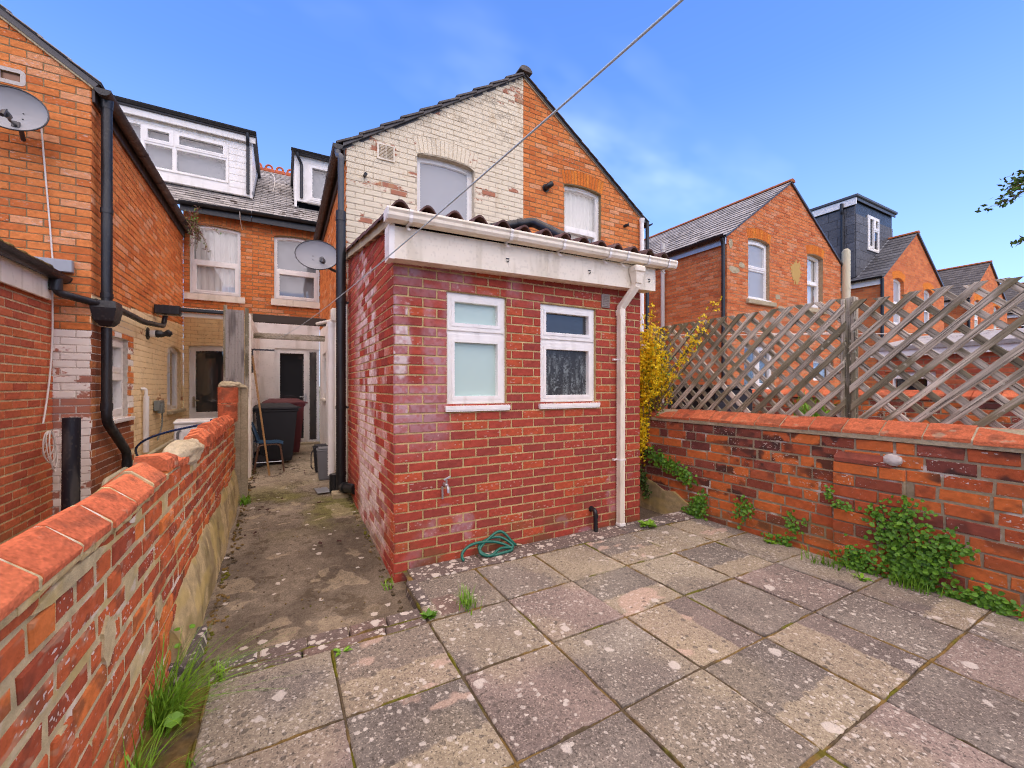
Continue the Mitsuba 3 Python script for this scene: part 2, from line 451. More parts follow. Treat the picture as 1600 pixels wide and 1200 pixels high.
def edge_fn(p, n, uv):
    x, y = p.x, p.y + p.z
    c = mix((.115, .102, .094), (.185, .130, .108), uv.x) * (.5 + .5 * noise(x * 170, y * 170, 1.0) + .5 * fbm(x * 30, y * 30, 2.0, 3))
    m = dr.maximum(lichen(x, y, 12., .45, .08, 1.), dr.maximum(lichen(x, y, 22., .40, .1, 2.) * .9, lichen(x, y, 40., .45, .15, 4.) * .7))
    return mix(c, (.62, .57, .50), m * .8)


textured('edging_stone', edge_fn, .9, .2, lambda p, n, uv: noise(p.x * 150, p.y * 150, p.z * 150) + fbm(p.x * 22, p.y * 22, p.z * 22, 2), .004, .002)


def bed_fn(p, n, uv):
    a = fbm(p.x * 6, p.y * 6, 1.0, 3); b = fbm(p.x * 60, p.y * 60, p.z * 60, 3)
    c = mix((.10, .078, .05), (.19, .125, .045), smoothstep(.4, .6, a))
    c = mix(c, (.13, .125, .020), smoothstep(.56, .68, fbm(p.x * 5 + 7, p.y * 5, 2.0, 3)))
    return c * (.4 + 1.2 * b)


textured('moss_bed', bed_fn, .98, .05, lambda p, n, uv: fbm(p.x * 120, p.y * 120, p.z * 120, 2), .006, .002)


def path_fn(p, n, uv):
    x, y = p.x, p.y
    a = fbm(x * 1.7, y * 1.3, 3.0, 4); g = fbm(x * 24, y * 24, 1.0, 4); f = noise(x * 230, y * 230, 1.0); f2 = noise(x * 95, y * 95, 3.0)
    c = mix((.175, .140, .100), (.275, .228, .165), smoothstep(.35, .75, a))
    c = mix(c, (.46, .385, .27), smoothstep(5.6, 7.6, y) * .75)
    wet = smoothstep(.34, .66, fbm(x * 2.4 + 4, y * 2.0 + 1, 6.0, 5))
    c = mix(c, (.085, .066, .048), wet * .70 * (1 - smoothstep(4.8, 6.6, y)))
    gr = smoothstep(.44, .64, fbm(x * 1.9 + 11, y * 1.5, 7.0, 4)) * smoothstep(4.2, 4.9, y) * (1 - smoothstep(5.6, 6.8, y))
    c = mix(c, (.165, .155, .050), gr * .85)
    crumb = smoothstep(.56, .70, fbm(x * 5.5, y * 5.5, 5.0, 5)) * smoothstep(.42, .60, g)
    c = mix(c, (.060, .044, .026), crumb * .65)
    pale = smoothstep(.63, .66, fbm(x * 3.7 + 2, y * 4.2, 9.0, 4)) * smoothstep(.40, .50, noise(x * 1.3 + 5, y * 1.1))
    c = mix(c, (.45, .365, .24), pale * .32)
    ln = smoothstep(.985, 1.0, 1 - dr.abs(y - 4.75 - .10 * x - .05 * (noise(x * 4, 3.0) - .5)))
    c = mix(c, (.48, .39, .26), ln * smoothstep(.35, .6, noise(x * 9, y * 9)) * .6)
    c = c * (.30 + .62 * g + .52 * f + .30 * f2)
    return mix(c, (.62, .56, .48), lichen(x, y, 14., .93, .1, 2.) * .7)


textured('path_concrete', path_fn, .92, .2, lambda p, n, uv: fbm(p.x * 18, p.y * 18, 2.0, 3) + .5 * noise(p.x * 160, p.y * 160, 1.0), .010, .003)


def wood_fn(p, n, uv):
    fam = dr.floor(uv.x)
    a = dr.select(fam == 0, (p.z - p.y) * .707, dr.select(fam == 1, (p.z + p.y) * .707, dr.select(fam == 2, p.z, p.x)))
    b = dr.select(fam == 0, (p.z + p.y) * .707, dr.select(fam == 1, (p.z - p.y) * .707, dr.select(fam == 2, p.x + p.y, p.z + p.y)))
    g = fbm(a * 5 + uv.y * 40, b * 150, p.x * 40, 3); s = fbm(a * 3, b * 30 + uv.y * 9, 2.0, 2)
    c = mix((.27, .23, .17), (.58, .51, .40), smoothstep(.28, .66, g))
    c = mix(c, (.145, .125, .060), smoothstep(.48, .66, fbm(a * 2.2 + uv.y * 31, b * 10, 5.0, 3)) * .75)
    c = c * (.72 + .5 * s) * (.75 + .45 * uv.y)
    c = mix(c, (.05, .04, .03), smoothstep(.66, .76, fbm(a * 3 + 3 + uv.y * 11, b * 210, 3.0, 2)) * .8)
    li = lichen(a + uv.y * 5, b, 30., .72, .15, 2.) * smoothstep(.45, .6, fbm(a * 2.5, b * 4 + uv.y * 3, 1.0, 2))
    return mix(c, (.50, .49, .38), li * .6)


textured('weathered_wood', wood_fn, .9, .2, lambda p, n, uv: fbm((p.z - p.y) * 60, (p.z + p.y) * 60, p.x * 60, 2), .003, .002)


def slate_fn(p, n, uv):
    fam = dr.floor(uv.x); r = uv.x - fam
    c = pick(fam, [(.32, .30, .28), (.075, .068, .066), (.085, .035, .028), (.085, .088, .098)]) * (.72 + .55 * r)
    c = c * (.68 + .64 * fbm(p.x * 18, p.y * 18, p.z * 18, 3))
    li = smoothstep(.60, .72, fbm(p.x * 22, p.y * 22, p.z * 22 + 5, 3))
    c = mix(c, (.36, .33, .26), dr.select(fam == 0, li * .5, dr.select(fam == 2, li * .16, dr.select(fam == 1, li * .18, 0.0))))
    ms = smoothstep(.56, .66, fbm(p.x * 3.1 + 2, p.y * 3.1, p.z * 3.1, 3)) * smoothstep(.5, .7, noise(p.x * 14, p.y * 14, p.z * 14))
    return mix(c, (.045, .03, .02), dr.select(fam == 0, ms * .85, 0.0))


textured('roof_slate', slate_fn, .65, .4, lambda p, n, uv: fbm(p.x * 40, p.y * 40, p.z * 40, 3), .004, .003)


def far_fn(p, n, uv):
    s = p.x + p.y; row = dr.floor(p.z / .075); t = s / .225 + .5 * (row - 2 * dr.floor(row / 2)); col = dr.floor(t)
    k = cell_rand(row, col, 3)
    c = mix((.44, .110, .040), (.60, .185, .060), k) * (.8 + .4 * fbm(p.x * 5, p.y * 5, p.z * 5, 3))
    fz, ft = p.z / .075 - row, t - col
    m = dr.maximum(smoothstep(.80, .90, fz), smoothstep(.93, .97, ft))
    return mix(c, (.36, .25, .16), m * .7)


textured('far_brick', far_fn, .9, .15)


def leaf_fn(p, n, uv):
    i = dr.floor(uv.x); r = uv.x - i
    a = pick(i, [(.135, .300, .022), (.220, .420, .030), (.880, .720, .018), (.085, .150, .022), (.22, .095, .062), (.24, .25, .07)])
    b = pick(i, [(.050, .150, .014), (.095, .230, .020), (.780, .560, .014), (.030, .060, .014), (.12, .050, .038), (.13, .16, .035)])
    return mix(b, a, r) * (.8 + .4 * noise(p.x * 60, p.y * 60, p.z * 60))


scene['leaf'] = {'type': 'twosided', 'bsdf': {'type': 'principled', 'base_color': proc(leaf_fn), 'roughness': .5, 'specular': .35}}


def grime(c, dirt=(.30, .25, .16), k=.35, sc=1.0):
    def fn(p, n, uv):
        st = smoothstep(.50, .74, fbm(p.x * 16 * sc, p.y * 16 * sc, p.z * 2.2 * sc + 3, 3)); sp = smoothstep(.70, .80, noise(p.x * 70, p.y * 70, p.z * 40))
        g = mix(c, dirt, st * k) * (.93 + .12 * fbm(p.x * 9, p.y * 9, p.z * 9, 2))
        return mix(g, (.12, .10, .07), sp * k * .35)
    return fn


textured('white_pvc', grime((.80, .78, .74), k=.14), .35, .5)
textured('dirty_white', grime((.78, .71, .58), (.40, .33, .20), .30), .5, .4)
textured('white_wall', grime((.84, .81, .76), (.46, .40, .31), .35, .5), .85, .2)
textured('black_plastic', grime((.009, .010, .013), (.05, .047, .043), .35), .42, .5)
textured('brown_gutter', grime((.050, .036, .032), (.13, .10, .08), .5), .5, .4)
textured('cement', lambda p, n, uv: mix((.30, .245, .15), (.50, .43, .29), fbm(p.x * 9, p.y * 9, p.z * 9, 3)) * (.6 + .55 * fbm(p.x * 60, p.y * 60, p.z * 60, 3) + .3 * noise(p.x * 240, p.y * 240, p.z * 240)), .95, .1,
         lambda p, n, uv: fbm(p.x * 50, p.y * 50, p.z * 50, 3), .008, .002)
textured('yard_concrete', lambda p, n, uv: mix((.28, .24, .18), (.15, .13, .10), fbm(p.x * 1.5, p.y * 1.5, 1.0, 4)) * (.6 + .8 * fbm(p.x * 20, p.y * 20, 1.0, 3)), .95, .1)
textured('earth', lambda p, n, uv: mix((.10, .13, .03), (.16, .13, .08), fbm(p.x * .4, p.y * .4, 1.0, 4)) * (.6 + .8 * fbm(p.x * 5, p.y * 5, 1.0, 3)), .98, .05)
plain('dish_grey', (.29, .29, .30), .45, .4)
plain('metal_dark', (.06, .06, .065), .4, .5, .5)
plain('brass', (.42, .36, .26), .3, .5, .9)
plain('hose_green', (.012, .13, .095), .35, .5)
plain('bin_black', (.018, .019, .023), .55, .4)
plain('bin_grey', (.15, .155, .165), .5, .4)
plain('bin_maroon', (.115, .022, .028), .5, .4)
plain('chair_blue', (.030, .075, .135), .4, .5)
plain('tube_brown', (.18, .095, .06), .35, .5, .4)
plain('broom_wood', (.36, .20, .075), .5, .4)
plain('cable_white', (.66, .62, .55), .5, .4)
plain('line_blue', (.50, .62, .66), .45, .4)
plain('galvanised', (.48, .50, .52), .35, .5, .7)
plain('cord_blue', (.02, .05, .16), .4, .5)
plain('dead_leaf_brown', (.06, .026, .020), .7, .3, two=True)
plain('mint_glass', (.42, .55, .50), .22, .6)
plain('frosted_dark', proc(lambda p, n, uv: mix((.030, .033, .036), (.20, .23, .23), smoothstep(.40, .85, fbm(p.x * 34 + 3, p.z * 9, noise(p.x * 60, p.z * 60) * 2, 3)) * (1 - smoothstep(1.52, 1.90, p.z)))), .16, .7)
plain('frost_grey', (.33, .345, .365), .30, .6)
plain('curtain', (.60, .60, .56), .9, .1, two=True)
plain('blind', (.50, .52, .50), .8, .2, two=True)
plain('lilac_blind', (.26, .275, .29), .8, .2, two=True)
plain('dark_room', (.03, .032, .034), .9, .1, two=True)
plain('grey_room', (.17, .19, .22), .9, .1, two=True)
plain('lead', (.30, .32, .35), .5, .5, .3)
plain('red_sealant', (.30, .06, .05), .6, .3)
scene['pane_glass'] = {'type': 'thindielectric', 'int_ior': 1.52}

scene['clear_sheet'] = {'type': 'principledthin', 'base_color': rgb((.80, .79, .74)), 'roughness': .5, 'diff_trans': 1.5, 'spec_trans': 0.0}

# ------------------------------------------------------------------ windows
def window(parent, fr, s0, s1, z0, z1, rise=0., rec=.07, fw=.055, lights=(), back='curtain', sill=None, vent=False, bframe='white_pvc', glass='pane_glass', label=None):
    """A plastic window: outer frame, sashes, panes, what hangs behind, and a sill. lights: (s fraction a, b, z fraction a, b, opening sash?)"""
    op = arched(s0, s1, z0, z1, rise)
    inner = op.buffer(-fw, join_style=2)
    a0, b0, a1, b1 = inner.bounds
    cells = []
    for (fa, fb, ga, gb, sash) in lights or [(0, 1, 0, 1, False)]:
        t = .028
        c = sbox(a0 + fa * (a1 - a0) + (t if fa > 0 else 0), b0 + ga * (b1 - b0) + (t if ga > 0 else 0), a0 + fb * (a1 - a0) - (t if fb < 1 else 0), b0 + gb * (b1 - b0) - (t if gb < 1 else 0)).intersection(inner)
        cells.append((c, sash))
    ring = op.difference(shapely.union_all([c for c, _ in cells]))
    w = part(parent, 'window', join([extrude(ring, fr, -rec - .07, -rec), extrude(op.difference(op.buffer(-.014, join_style=2)), fr, -rec - .068, -rec + .006)]), bframe, label=label)
    for c, sash in cells:
        g = c
        if sash:
            g = c.buffer(-.050, join_style=2)
            part(w, 'sash', join([extrude(c.buffer(.012, join_style=2).difference(g), fr, -rec - .05, -rec + .016), extrude(c.buffer(-.022, join_style=2).difference(g), fr, -rec - .05, -rec + .021)]), bframe)
        else:
            g = c.buffer(-.008, join_style=2)
            part(w, 'glazing_bead', extrude(c.difference(g), fr, -rec - .06, -rec - .012), bframe)
        if glass == 'pane_glass':
            co = np.array(shapely.geometry.polygon.orient(g).exterior.coords)[:-1]
            part(w, 'pane', (fr.p(co[:, 0], co[:, 1], -rec - .03), [[0, k, k + 1] for k in range(1, len(co) - 1)]), 'pane_glass')
        else:
            part(w, 'pane', extrude(g, fr, -rec - .035, -rec - .025), glass)
    if glass == 'pane_glass':
        A0, B0, A1, B1 = op.bounds
        if back == 'curtain':
            s = np.linspace(A0 + .01, A1 - .01, 60); dd = -rec - .13 + .014 * np.sin(s * 62) + .008 * np.sin(s * 141 + 1)
            v = np.vstack([fr.p(s, B0, dd), fr.p(s, B1, dd * .6 - .055)]); n = len(s)
            part(w, 'curtain', (v, [q for j in range(n - 1) for q in ([j, j + 1, n + j + 1], [j, n + j + 1, n + j])]), 'curtain', smooth=True)
        else:
            part(w, 'blind' if 'room' not in back else 'interior', extrude(sbox(A0, B0, A1, B1), fr, -rec - .16, -rec - .14), back)
    if sill:
        e, h, pr, bs = sill
        m = extrude(sbox(s0 - e, z0 - h, s1 + e, z0 - .001), fr, -rec, pr)
        m2 = extrude(sbox(s0 - e + .004, z0 - h - .012, s1 + e - .004, z0 - h - .0005), fr, pr - .03, pr - .004)
        part(w, 'sill', join([m, m2]) if bs != 'cement' else m, bs)
    if vent:
        part(w, 'trickle_vent', extrude(sbox(s0 + .3 * (s1 - s0), z1 - .005 + rise * .3, s0 + .75 * (s1 - s0), z1 + .022 + rise * .3), fr, -rec, -rec + .016), bframe)
    return w


def wall_slab(parent, name, fr, poly, mort, thick=.22, label=None, ends=(.014, .014)):
    a, b, c, e = poly.bounds
    poly = poly.intersection(sbox(a + ends[0], b - 1, c - ends[1], e + 1))        # kept back from corners so that it stays behind the neighbouring wall's bricks
    return part(parent, name, extrude(poly, fr, -thick, -.0055), 'mortar', uv=(mort + .5, .5), label=label)


def arch_bricks(holder, fr, s0, s1, z1, rise, h, n, pal, bsdf='brick', seed=3):
    r_ = np.random.default_rng(seed); qs = arch_quads(s0, s1, z1, rise, h, n)
    for q in qs:
        v, f = prism(np.array(q), fr, -.02, r_.uniform(-.001, .003), .003)
        add_brick(holder, v, f, bsdf, (pal + r_.uniform(.01, .98), r_.random() * .8))
    o = [q[0] for q in qs] + [qs[-1][1]] + [qs[-1][2]] + [q[3] for q in reversed(qs)]
    return Polygon(o).buffer(.006)


def half_round(p0, p1, r, n=8, t=.004, up=Z):
    """A half-round gutter from p0 to p1 (points of its rim's middle)."""
    p0, p1 = np.asarray(p0, float), np.asarray(p1, float); d = p1 - p0; d /= np.linalg.norm(d); a = np.cross(d, up); a /= np.linalg.norm(a)
    th = np.linspace(0, np.pi, n + 1); prof = [(math.cos(t_) * r, -math.sin(t_) * r) for t_ in th] + [(math.cos(t_) * (r - t), -math.sin(t_) * (r - t)) for t_ in th[::-1]]
    prof = np.array(prof); k = len(prof)
    v = np.vstack([p + prof[:, :1] * a + prof[:, 1:] * up for p in (p0, p1)])
    f = []
    for j in range(k):
        q = [j, (j + 1) % k, k + (j + 1) % k, k + j]; f += [[q[0], q[1], q[2]], [q[0], q[2], q[3]]]
    h = k // 2
    for b in (0, k):
        for j in range(h - 1):
            q = [b + j, b + j + 1, b + k - 2 - j, b + k - 1 - j]; f += [[q[0], q[1], q[2]], [q[0], q[2], q[3]]]
    m = trimesh.Trimesh(v, f, process=False); m.fix_normals(); return m


def stop_end(p, d, r, t=.006):
    """The closed end of a half-round gutter."""
    p, d = np.asarray(p, float), np.asarray(d, float); a = np.cross(d, Z)
    th = np.linspace(0, np.pi, 10)
    o = [p + a * math.cos(x) * r * 1.06 - Z * math.sin(x) * r * 1.06 for x in th]
    return hull(np.array(o + [q + d * t for q in o]))


def slates(holder, corner, u, w, nu, nw, lu, lw, fam, thick=.006, seed=5, part_name='slate', gap=.004, skip=None, lift=.012, clip=None):
    """Rows of slates: corner at the eave, u along the eave, w up the slope; each row laps the one below."""
    r_ = np.random.default_rng(seed); u, w = np.asarray(u, float), np.asarray(w, float); nn = np.cross(u, w)
    if nn[2] < 0: nn = -nn
    for j in range(nw):
        for i in range(-1, nu + 1):
            a, b = (i + .5 * (j % 2)) * lu + gap / 2, (i + 1 + .5 * (j % 2)) * lu - gap / 2
            a, b = max(a, 0), min(b, nu * lu)
            if b - a < .03 or (skip and skip((a + b) / 2, (j + .5) * lw)): continue
            h0 = lift + r_.uniform(-.003, .004); ja, jb = r_.uniform(-.004, .004, 2)
            P = lambda s, t, h: np.asarray(corner) + u * s + w * t + nn * h
            lo, hi = j * lw + ja, (j + 1) * lw + .03
            v = np.array([P(a, lo, h0), P(b, lo + jb, h0), P(b, hi, .001), P(a, hi, .001), P(a, lo, h0 - thick), P(b, lo + jb, h0 - thick), P(b, hi, -thick), P(a, hi, -thick)])
            f = np.array([[0, 1, 2], [0, 2, 3], [4, 6, 5], [4, 7, 6], [0, 4, 5], [0, 5, 1], [1, 5, 6], [1, 6, 2], [3, 7, 4], [3, 4, 0]])
            if np.cross(v[1] - v[0], v[2] - v[0]) @ nn < 0: f = f[:, ::-1]
            add_brick(holder, v, f, 'roof_slate', (fam + r_.uniform(.02, .97), r_.random()), part_name)


def quad_prism(pts, th):
    """A flat four-cornered plate with thickness th along its lower side."""
    p = np.asarray(pts, float); n = np.cross(p[1] - p[0], p[3] - p[0]); n /= np.linalg.norm(n); n = n if n[2] >= 0 else -n
    return hull(np.vstack([p, p - n * th]))

# ------------------------------------------------------------------ ground, patio, passage
class Flat:
    """As Frame, for level ground: (x, y) with d upwards."""
    def __init__(self, z): self.z = z
    def p(self, s, z, d=0.0):
        s, z, d = np.broadcast_arrays(np.asarray(s, float), z, d); return np.stack([s, z, d + self.z], -1)


def sheet(x0, x1, y0, y1, z): return np.array([[x0, y0, z], [x1, y0, z], [x1, y1, z], [x0, y1, z]], float), np.array([[0, 1, 2], [0, 2, 3]])


def pz(y):
    return np.interp(y, [2.0, 3.1, 5.6, 10.0], [-.095, -.09, .065, .160])


struct('ground', 'open ground around the houses and gardens')
put('ground', sheet(-4000, 4000, -4000, 4000, -.30), 'earth')
struct('neighbour_yard', 'concrete yard behind the left garden wall')
put('neighbour_yard', sheet(-12, -.61, -6, 10, .05), 'yard_concrete')
struct('far_yard', 'paved yards beyond the trellis and the right garden wall')
put('far_yard', sheet(4.10, 42, -8, 5.7, .02), 'yard_concrete')
struct('patio', 'patio of square lichen spotted paving slabs with mossy joints')
put('patio', join([sheet(-.50, 3.90, -3.2, 2.384, -.009), sheet(.79, 3.90, 2.384, 3.15, -.009)]), 'moss_bed')
fl = Flat(0.0)
r_ = np.random.default_rng(11)
for k in range(-3, 5):
    for j in range(-8, 3):
        x0, y0 = 1.282 + .528 * k, 1.337 + .5233 * j
        if j == 2 and x0 < .7: continue
        g = .0035 + r_.uniform(0, .0025)
        q = np.array([[x0 + g, y0 + g], [x0 + .528 - g, y0 + g], [x0 + .528 - g, y0 + .5233 - g], [x0 + g, y0 + .5233 - g]])
        if x0 + .528 > 3.9: q[1:3, 0] = 3.885
        q = q + r_.uniform(-.003, .003, q.shape)
        # worn edges: a few more points along each side, nibbled inwards
        pts = []
        for a, b in zip(q, np.roll(q, -1, 0)):
            m = (q.mean(0) - (a + b) / 2); m /= np.linalg.norm(m)
            pts.append(a + (q.mean(0) - a) * r_.uniform(.002, .016))
            for t in (.12, .3, .5, .7, .88): pts.append(a + (b - a) * t + m * max(0, r_.normal(.0005, .0022)))
        v, f = prism(np.array(pts), fl, -.04, 0, .004)
        v[:, 2] += r_.uniform(-.003, .003) + (v[:, 0] - x0 - .26) * r_.normal(0, .006) + (v[:, 1] - y0 - .26) * r_.normal(0, .006)
        grey = (k + j) % 2 == 0
        tone = r_.choice([.05, .15, .25, .95]) if grey else r_.choice([.35, .45, .55, .85, .55, .65, .75])
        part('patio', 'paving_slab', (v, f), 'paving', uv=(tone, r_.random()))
# moss standing in the joints
ms = []
def moss_line(p0, p1, w):
    p0, p1 = np.array(p0), np.array(p1); n = int(np.linalg.norm(p1 - p0) / .012); t = np.linspace(0, 1, n); d = (p1 - p0) / np.linalg.norm(p1 - p0); a = np.array([-d[1], d[0]])
    c = p0 + (p1 - p0) * t[:, None]; h = meshkit.fbm(np.stack([c[:, 0] * 9, c[:, 1] * 9, 0 * t], -1), 3, 4); on = np.clip((h - .42) * 6, 0, 1)
    ww = w * (.5 + .7 * on); hh = -.008 + .0105 * on + r_.uniform(-.001, .002, n)
    v = np.vstack([np.c_[c + a * ww[:, None] * s, np.full(n, -.013) if abs(s) == 1 else hh + (0 if s == 0 else -.002)] for s in (-1, -.5, 0, .5, 1)])
    f = [q for b in range(4) for i in range(n - 1) for q in ([b * n + i, (b + 1) * n + i + 1, b * n + i + 1], [b * n + i, (b + 1) * n + i, (b + 1) * n + i + 1])]
    m = trimesh.Trimesh(v, f, process=False)
    if m.face_normals[:, 2].mean() < 0: m.invert()
    ms.append(m)
for k in range(-3, 5): moss_line((1.282 + .528 * k, -3.1), (1.282 + .528 * k, 2.38 if k < -1 else 2.9), .008)
for j in range(-7, 4): moss_line((-.3 if j < 3 else .8, 1.337 + .5233 * j), (3.88, 1.337 + .5233 * j), .008)
moss_line((-.29, 2.46), (.74, 2.47), .009)
put(free('patio__moss'), join(ms), 'moss_bed', smooth=True, kind='stuff', label='moss growing along the joints between the slabs')
# kerb strip along the extension, edging stones at the step, end stone
x = .82
while x < 3.86:
    L = r_.uniform(.42, .75); x1 = min(x + L, 3.88)
    v, f = prism(np.array([[x + .004, 2.918], [x1 - .004, 2.918], [x1 - .004, 3.140], [x + .004, 3.140]]) + r_.uniform(-.003, .003, (4, 2)), fl, -.12, .004 + r_.uniform(-.003, .004), .008)
    part('patio', 'edging_stone', (v, f), 'edging_stone', uv=(r_.random() * .6, .5)); x = x1
for (ya, yb, zt, step) in ((2.392, 2.455, -.004, .48), (2.475, 2.60, -.014, .215)):
    x = -.31
    while x < .73:
        x1 = min(x + step * r_.uniform(.8, 1.2), .755)
        if x1 - x > .05:
            v, f = prism(np.array([[x + .004, ya], [x1 - .004, ya], [x1 - .004, yb], [x + .004, yb]]) + r_.uniform(-.005, .005, (4, 2)), fl, -.15, zt + r_.uniform(-.006, .005), .009)
            part('patio', 'edging_stone', (v, f), 'edging_stone', uv=(r_.random(), .5))
        x = x1
for (xa, xb, ya, yb, zt, u) in ((.76, .83, 2.56, 2.93, .012, .2), (-.495, -.385, 2.58, 2.95, .015, .1), (.835, 1.0, 2.395, 2.63, .002, .95)):
    v, f = prism(np.array([[xa, ya], [xb, ya], [xb, yb], [xa, yb]]), fl, -.16, zt, .008); part('patio', 'edging_stone', (v, f), 'edging_stone', uv=(u, .5))
part('patio', 'rubble_infill', bx(-.485, -.312, -3, 2.46, -.06, -.014, .01), 'path_concrete')
# passage: a worn, uneven concrete path that climbs to the back door
struct('passage', 'worn concrete passage between the left garden wall and the brick extension')
gx, gy = np.meshgrid(np.linspace(-.52, .80, 45), np.linspace(2.50, 10.0, 251)); gz = pz(gy) + .022 * (meshkit.fbm(np.stack([gx * 2.5, gy * 2.5, 0 * gx], -1), 4, 2) - .5)
gz -= .018 * ((np.abs(gy - 4.62 - .12 * (gx > .15)) < .02))
n, m = gx.shape; ii = (np.arange(n - 1)[:, None] * m + np.arange(m - 1)).ravel()
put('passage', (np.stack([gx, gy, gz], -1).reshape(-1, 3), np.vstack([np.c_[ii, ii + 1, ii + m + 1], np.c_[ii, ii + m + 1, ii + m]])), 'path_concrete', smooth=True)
ms = []
for k in range(420):
    side = r_.random() < .6; y = r_.uniform(2.65, 7.5); x = (-.41 + abs(r_.normal(0, .035))) if side else (.71 - abs(r_.normal(0, .025))); sz = r_.uniform(.004, .014)
    m = trimesh.creation.icosphere(1); v = m.vertices * [sz, sz * 1.4, sz * .55] * (1 + .5 * r_.uniform(-1, 1, (len(m.vertices), 1))) + [x, y, float(pz(y)) + .004]; ms.append(trimesh.Trimesh(v, m.faces, process=False))
for k in range(500):
    y = r_.uniform(2.6, 8.5); x = r_.uniform(-.38, .66); sz = r_.uniform(.0025, .007)
    m = trimesh.creation.icosphere(0); ms.append(trimesh.Trimesh(m.vertices * [sz, sz, sz * .6] + [x, y, float(pz(y)) + .006], m.faces, process=False))
put(free('passage__moss_and_grit'), join(ms), 'moss_bed', kind='stuff', label='moss and grit gathered along the edges of the passage')
struct('side_gap_floor', 'low strip of ground between the extension and the right garden wall')
put('side_gap_floor', sheet(3.25, 3.95, 3.14, 5.7, -.10), 'path_concrete')

# ------------------------------------------------------------------ brick extension
EX = thing('brick_extension', 'small red brick lean-to extension with two white windows and a white gutter in the centre', 'extension')
fr = Frame('front', 3.153)
w1, w2 = sbox(1.145, 1.245, 1.690, 2.160), sbox(2.036, 1.245, 2.685, 2.150)
fp = sbox(.725, -.12, 3.275, 2.60).difference(w1).difference(w2)
fw_ = wall_slab(EX, 'front_wall', fr, fp, 0)
courses(fw_, fr, fp, 0, joint=.0125, s0=.725, z0=-.095, proud=.002, jit=.0012, seed=21)
fr2 = Frame('left', .725)
zr = lambda y: 2.60 + .165 * (y - 3.0)
sp = Polygon([(-5.66, -.1), (-3.153, -.1), (-3.153, zr(3.153)), (-5.66, zr(5.66))])
sw_ = wall_slab(EX, 'side_wall', fr2, sp, 0, label='side wall of the extension whitened with salts')
courses(sw_, fr2, sp, 0, joint=.0125, s0=-3.153, z0=-.095, proud=.002, jit=.0012, seed=22, headers=0)
fr3 = Frame('right', 3.275)
rp = Polygon([(3.172, -.1), (5.64, -.1), (5.64, zr(5.64)), (3.172, zr(3.17))])
part(EX, 'right_wall', extrude(rp, fr3, -.2, -.004), 'far_brick')
window(EX, fr, 1.145, 1.690, 1.235, 2.160, rec=.045, fw=.026, lights=[(0, 1, 0, .655, True), (0, 1, .655, 1, True)], glass='mint_glass', sill=(.018, .035, .03, 'white_pvc'), label='left window of the extension with pale green frosted glass')
window(EX, fr, 2.036, 2.685, 1.235, 2.150, rec=.045, fw=.026, lights=[(0, 1, 0, .64, True), (0, 1, .64, 1, True)], glass='frosted_dark', sill=(.022, .035, .03, 'white_pvc'), label='right window of the extension with dark patterned glass')
# fascia, soffit, gutter
gz_ = lambda x: 2.575 + (x - .68) * .021
def board(x0, x1, y0, y1, za, zb): return hull(np.array([[x, y, gz_(x) + z] for x in (x0, x1) for y in (y0, y1) for z in (za, zb)]))
part(EX, 'fascia', board(.700, 2.02, 3.012, 3.034, -.262, -.03), 'dirty_white')
part(EX, 'fascia', board(2.022, 3.345, 3.013, 3.035, -.262, -.03), 'dirty_white')
part(EX, 'fascia_end', board(.660, .699, 3.006, 3.15, -.268, -.02), 'white_pvc')
part(EX, 'soffit', board(.70, 3.345, 3.036, 3.16, -.256, -.24), 'dirty_white')
for x in (1.62, 2.48, 3.25):
    part(EX, 'fascia_hook', join([tube([[x + .011 * math.cos(t), 3.006, gz_(x) - .165 + .011 * math.sin(t)] for t in np.linspace(-2.6, .3, 8)], .0035, 5), obox([x, 3.008, gz_(x) - .150], [.014, 0, 0], [0, .004, 0], [0, 0, .004], .001)]), 'metal_dark')
g0, g1 = np.array([.63, 2.952, gz_(.63) + .055]), np.array([3.53, 2.952, gz_(3.53) + .040])
ogee = [(-.058, 0), (-.060, -.012), (-.050, -.028), (-.050, -.050), (-.036, -.072), (.05, -.072), (.056, 0)]
def gutter_piece(a, b, sc=1.0):
    a, b = np.asarray(a), np.asarray(b); q = np.array(ogee) * sc; t = np.array([(y * .93, z * .93 + .004) for y, z in q[::-1]]); pr = np.vstack([q, t]); k = len(pr)
    v = np.vstack([np.c_[np.full(k, p[0]), p[1] + pr[:, 0], p[2] + pr[:, 1]] for p in (a, b)]); f = []
    for j in range(k): f += [[j, (j + 1) % k, k + (j + 1) % k], [j, k + (j + 1) % k, k + j]]
    m = trimesh.Trimesh(v, f, process=False); m.fix_normals(); return m
part(EX, 'gutter', gutter_piece(g0, g1), 'dirty_white')
part(EX, 'gutter', hull(np.array([[x, g0[1] + y, g0[2] + z] for x in (.622, .634) for y, z in np.array(ogee) * 1.05])), 'white_pvc')
part(EX, 'gutter', hull(np.array([[x, g1[1] + y, g1[2] + z] for x in (3.525, 3.536) for y, z in np.array(ogee) * 1.05])), 'white_pvc')
for x in (.79, 1.60, 2.12, 2.64, 2.86, 3.14, 3.42):
    c = g0 + (g1 - g0) * (x - g0[0]) / (g1[0] - g0[0]); part(EX, 'gutter_bracket', join([gutter_piece(c - [.013, 0, 0], c + [.013, 0, 0], 1.10), obox(c + [0, .03, -.10], [.010, 0, 0], [0, .025, .02], [0, -.003, .004], .001)]), 'white_pvc')
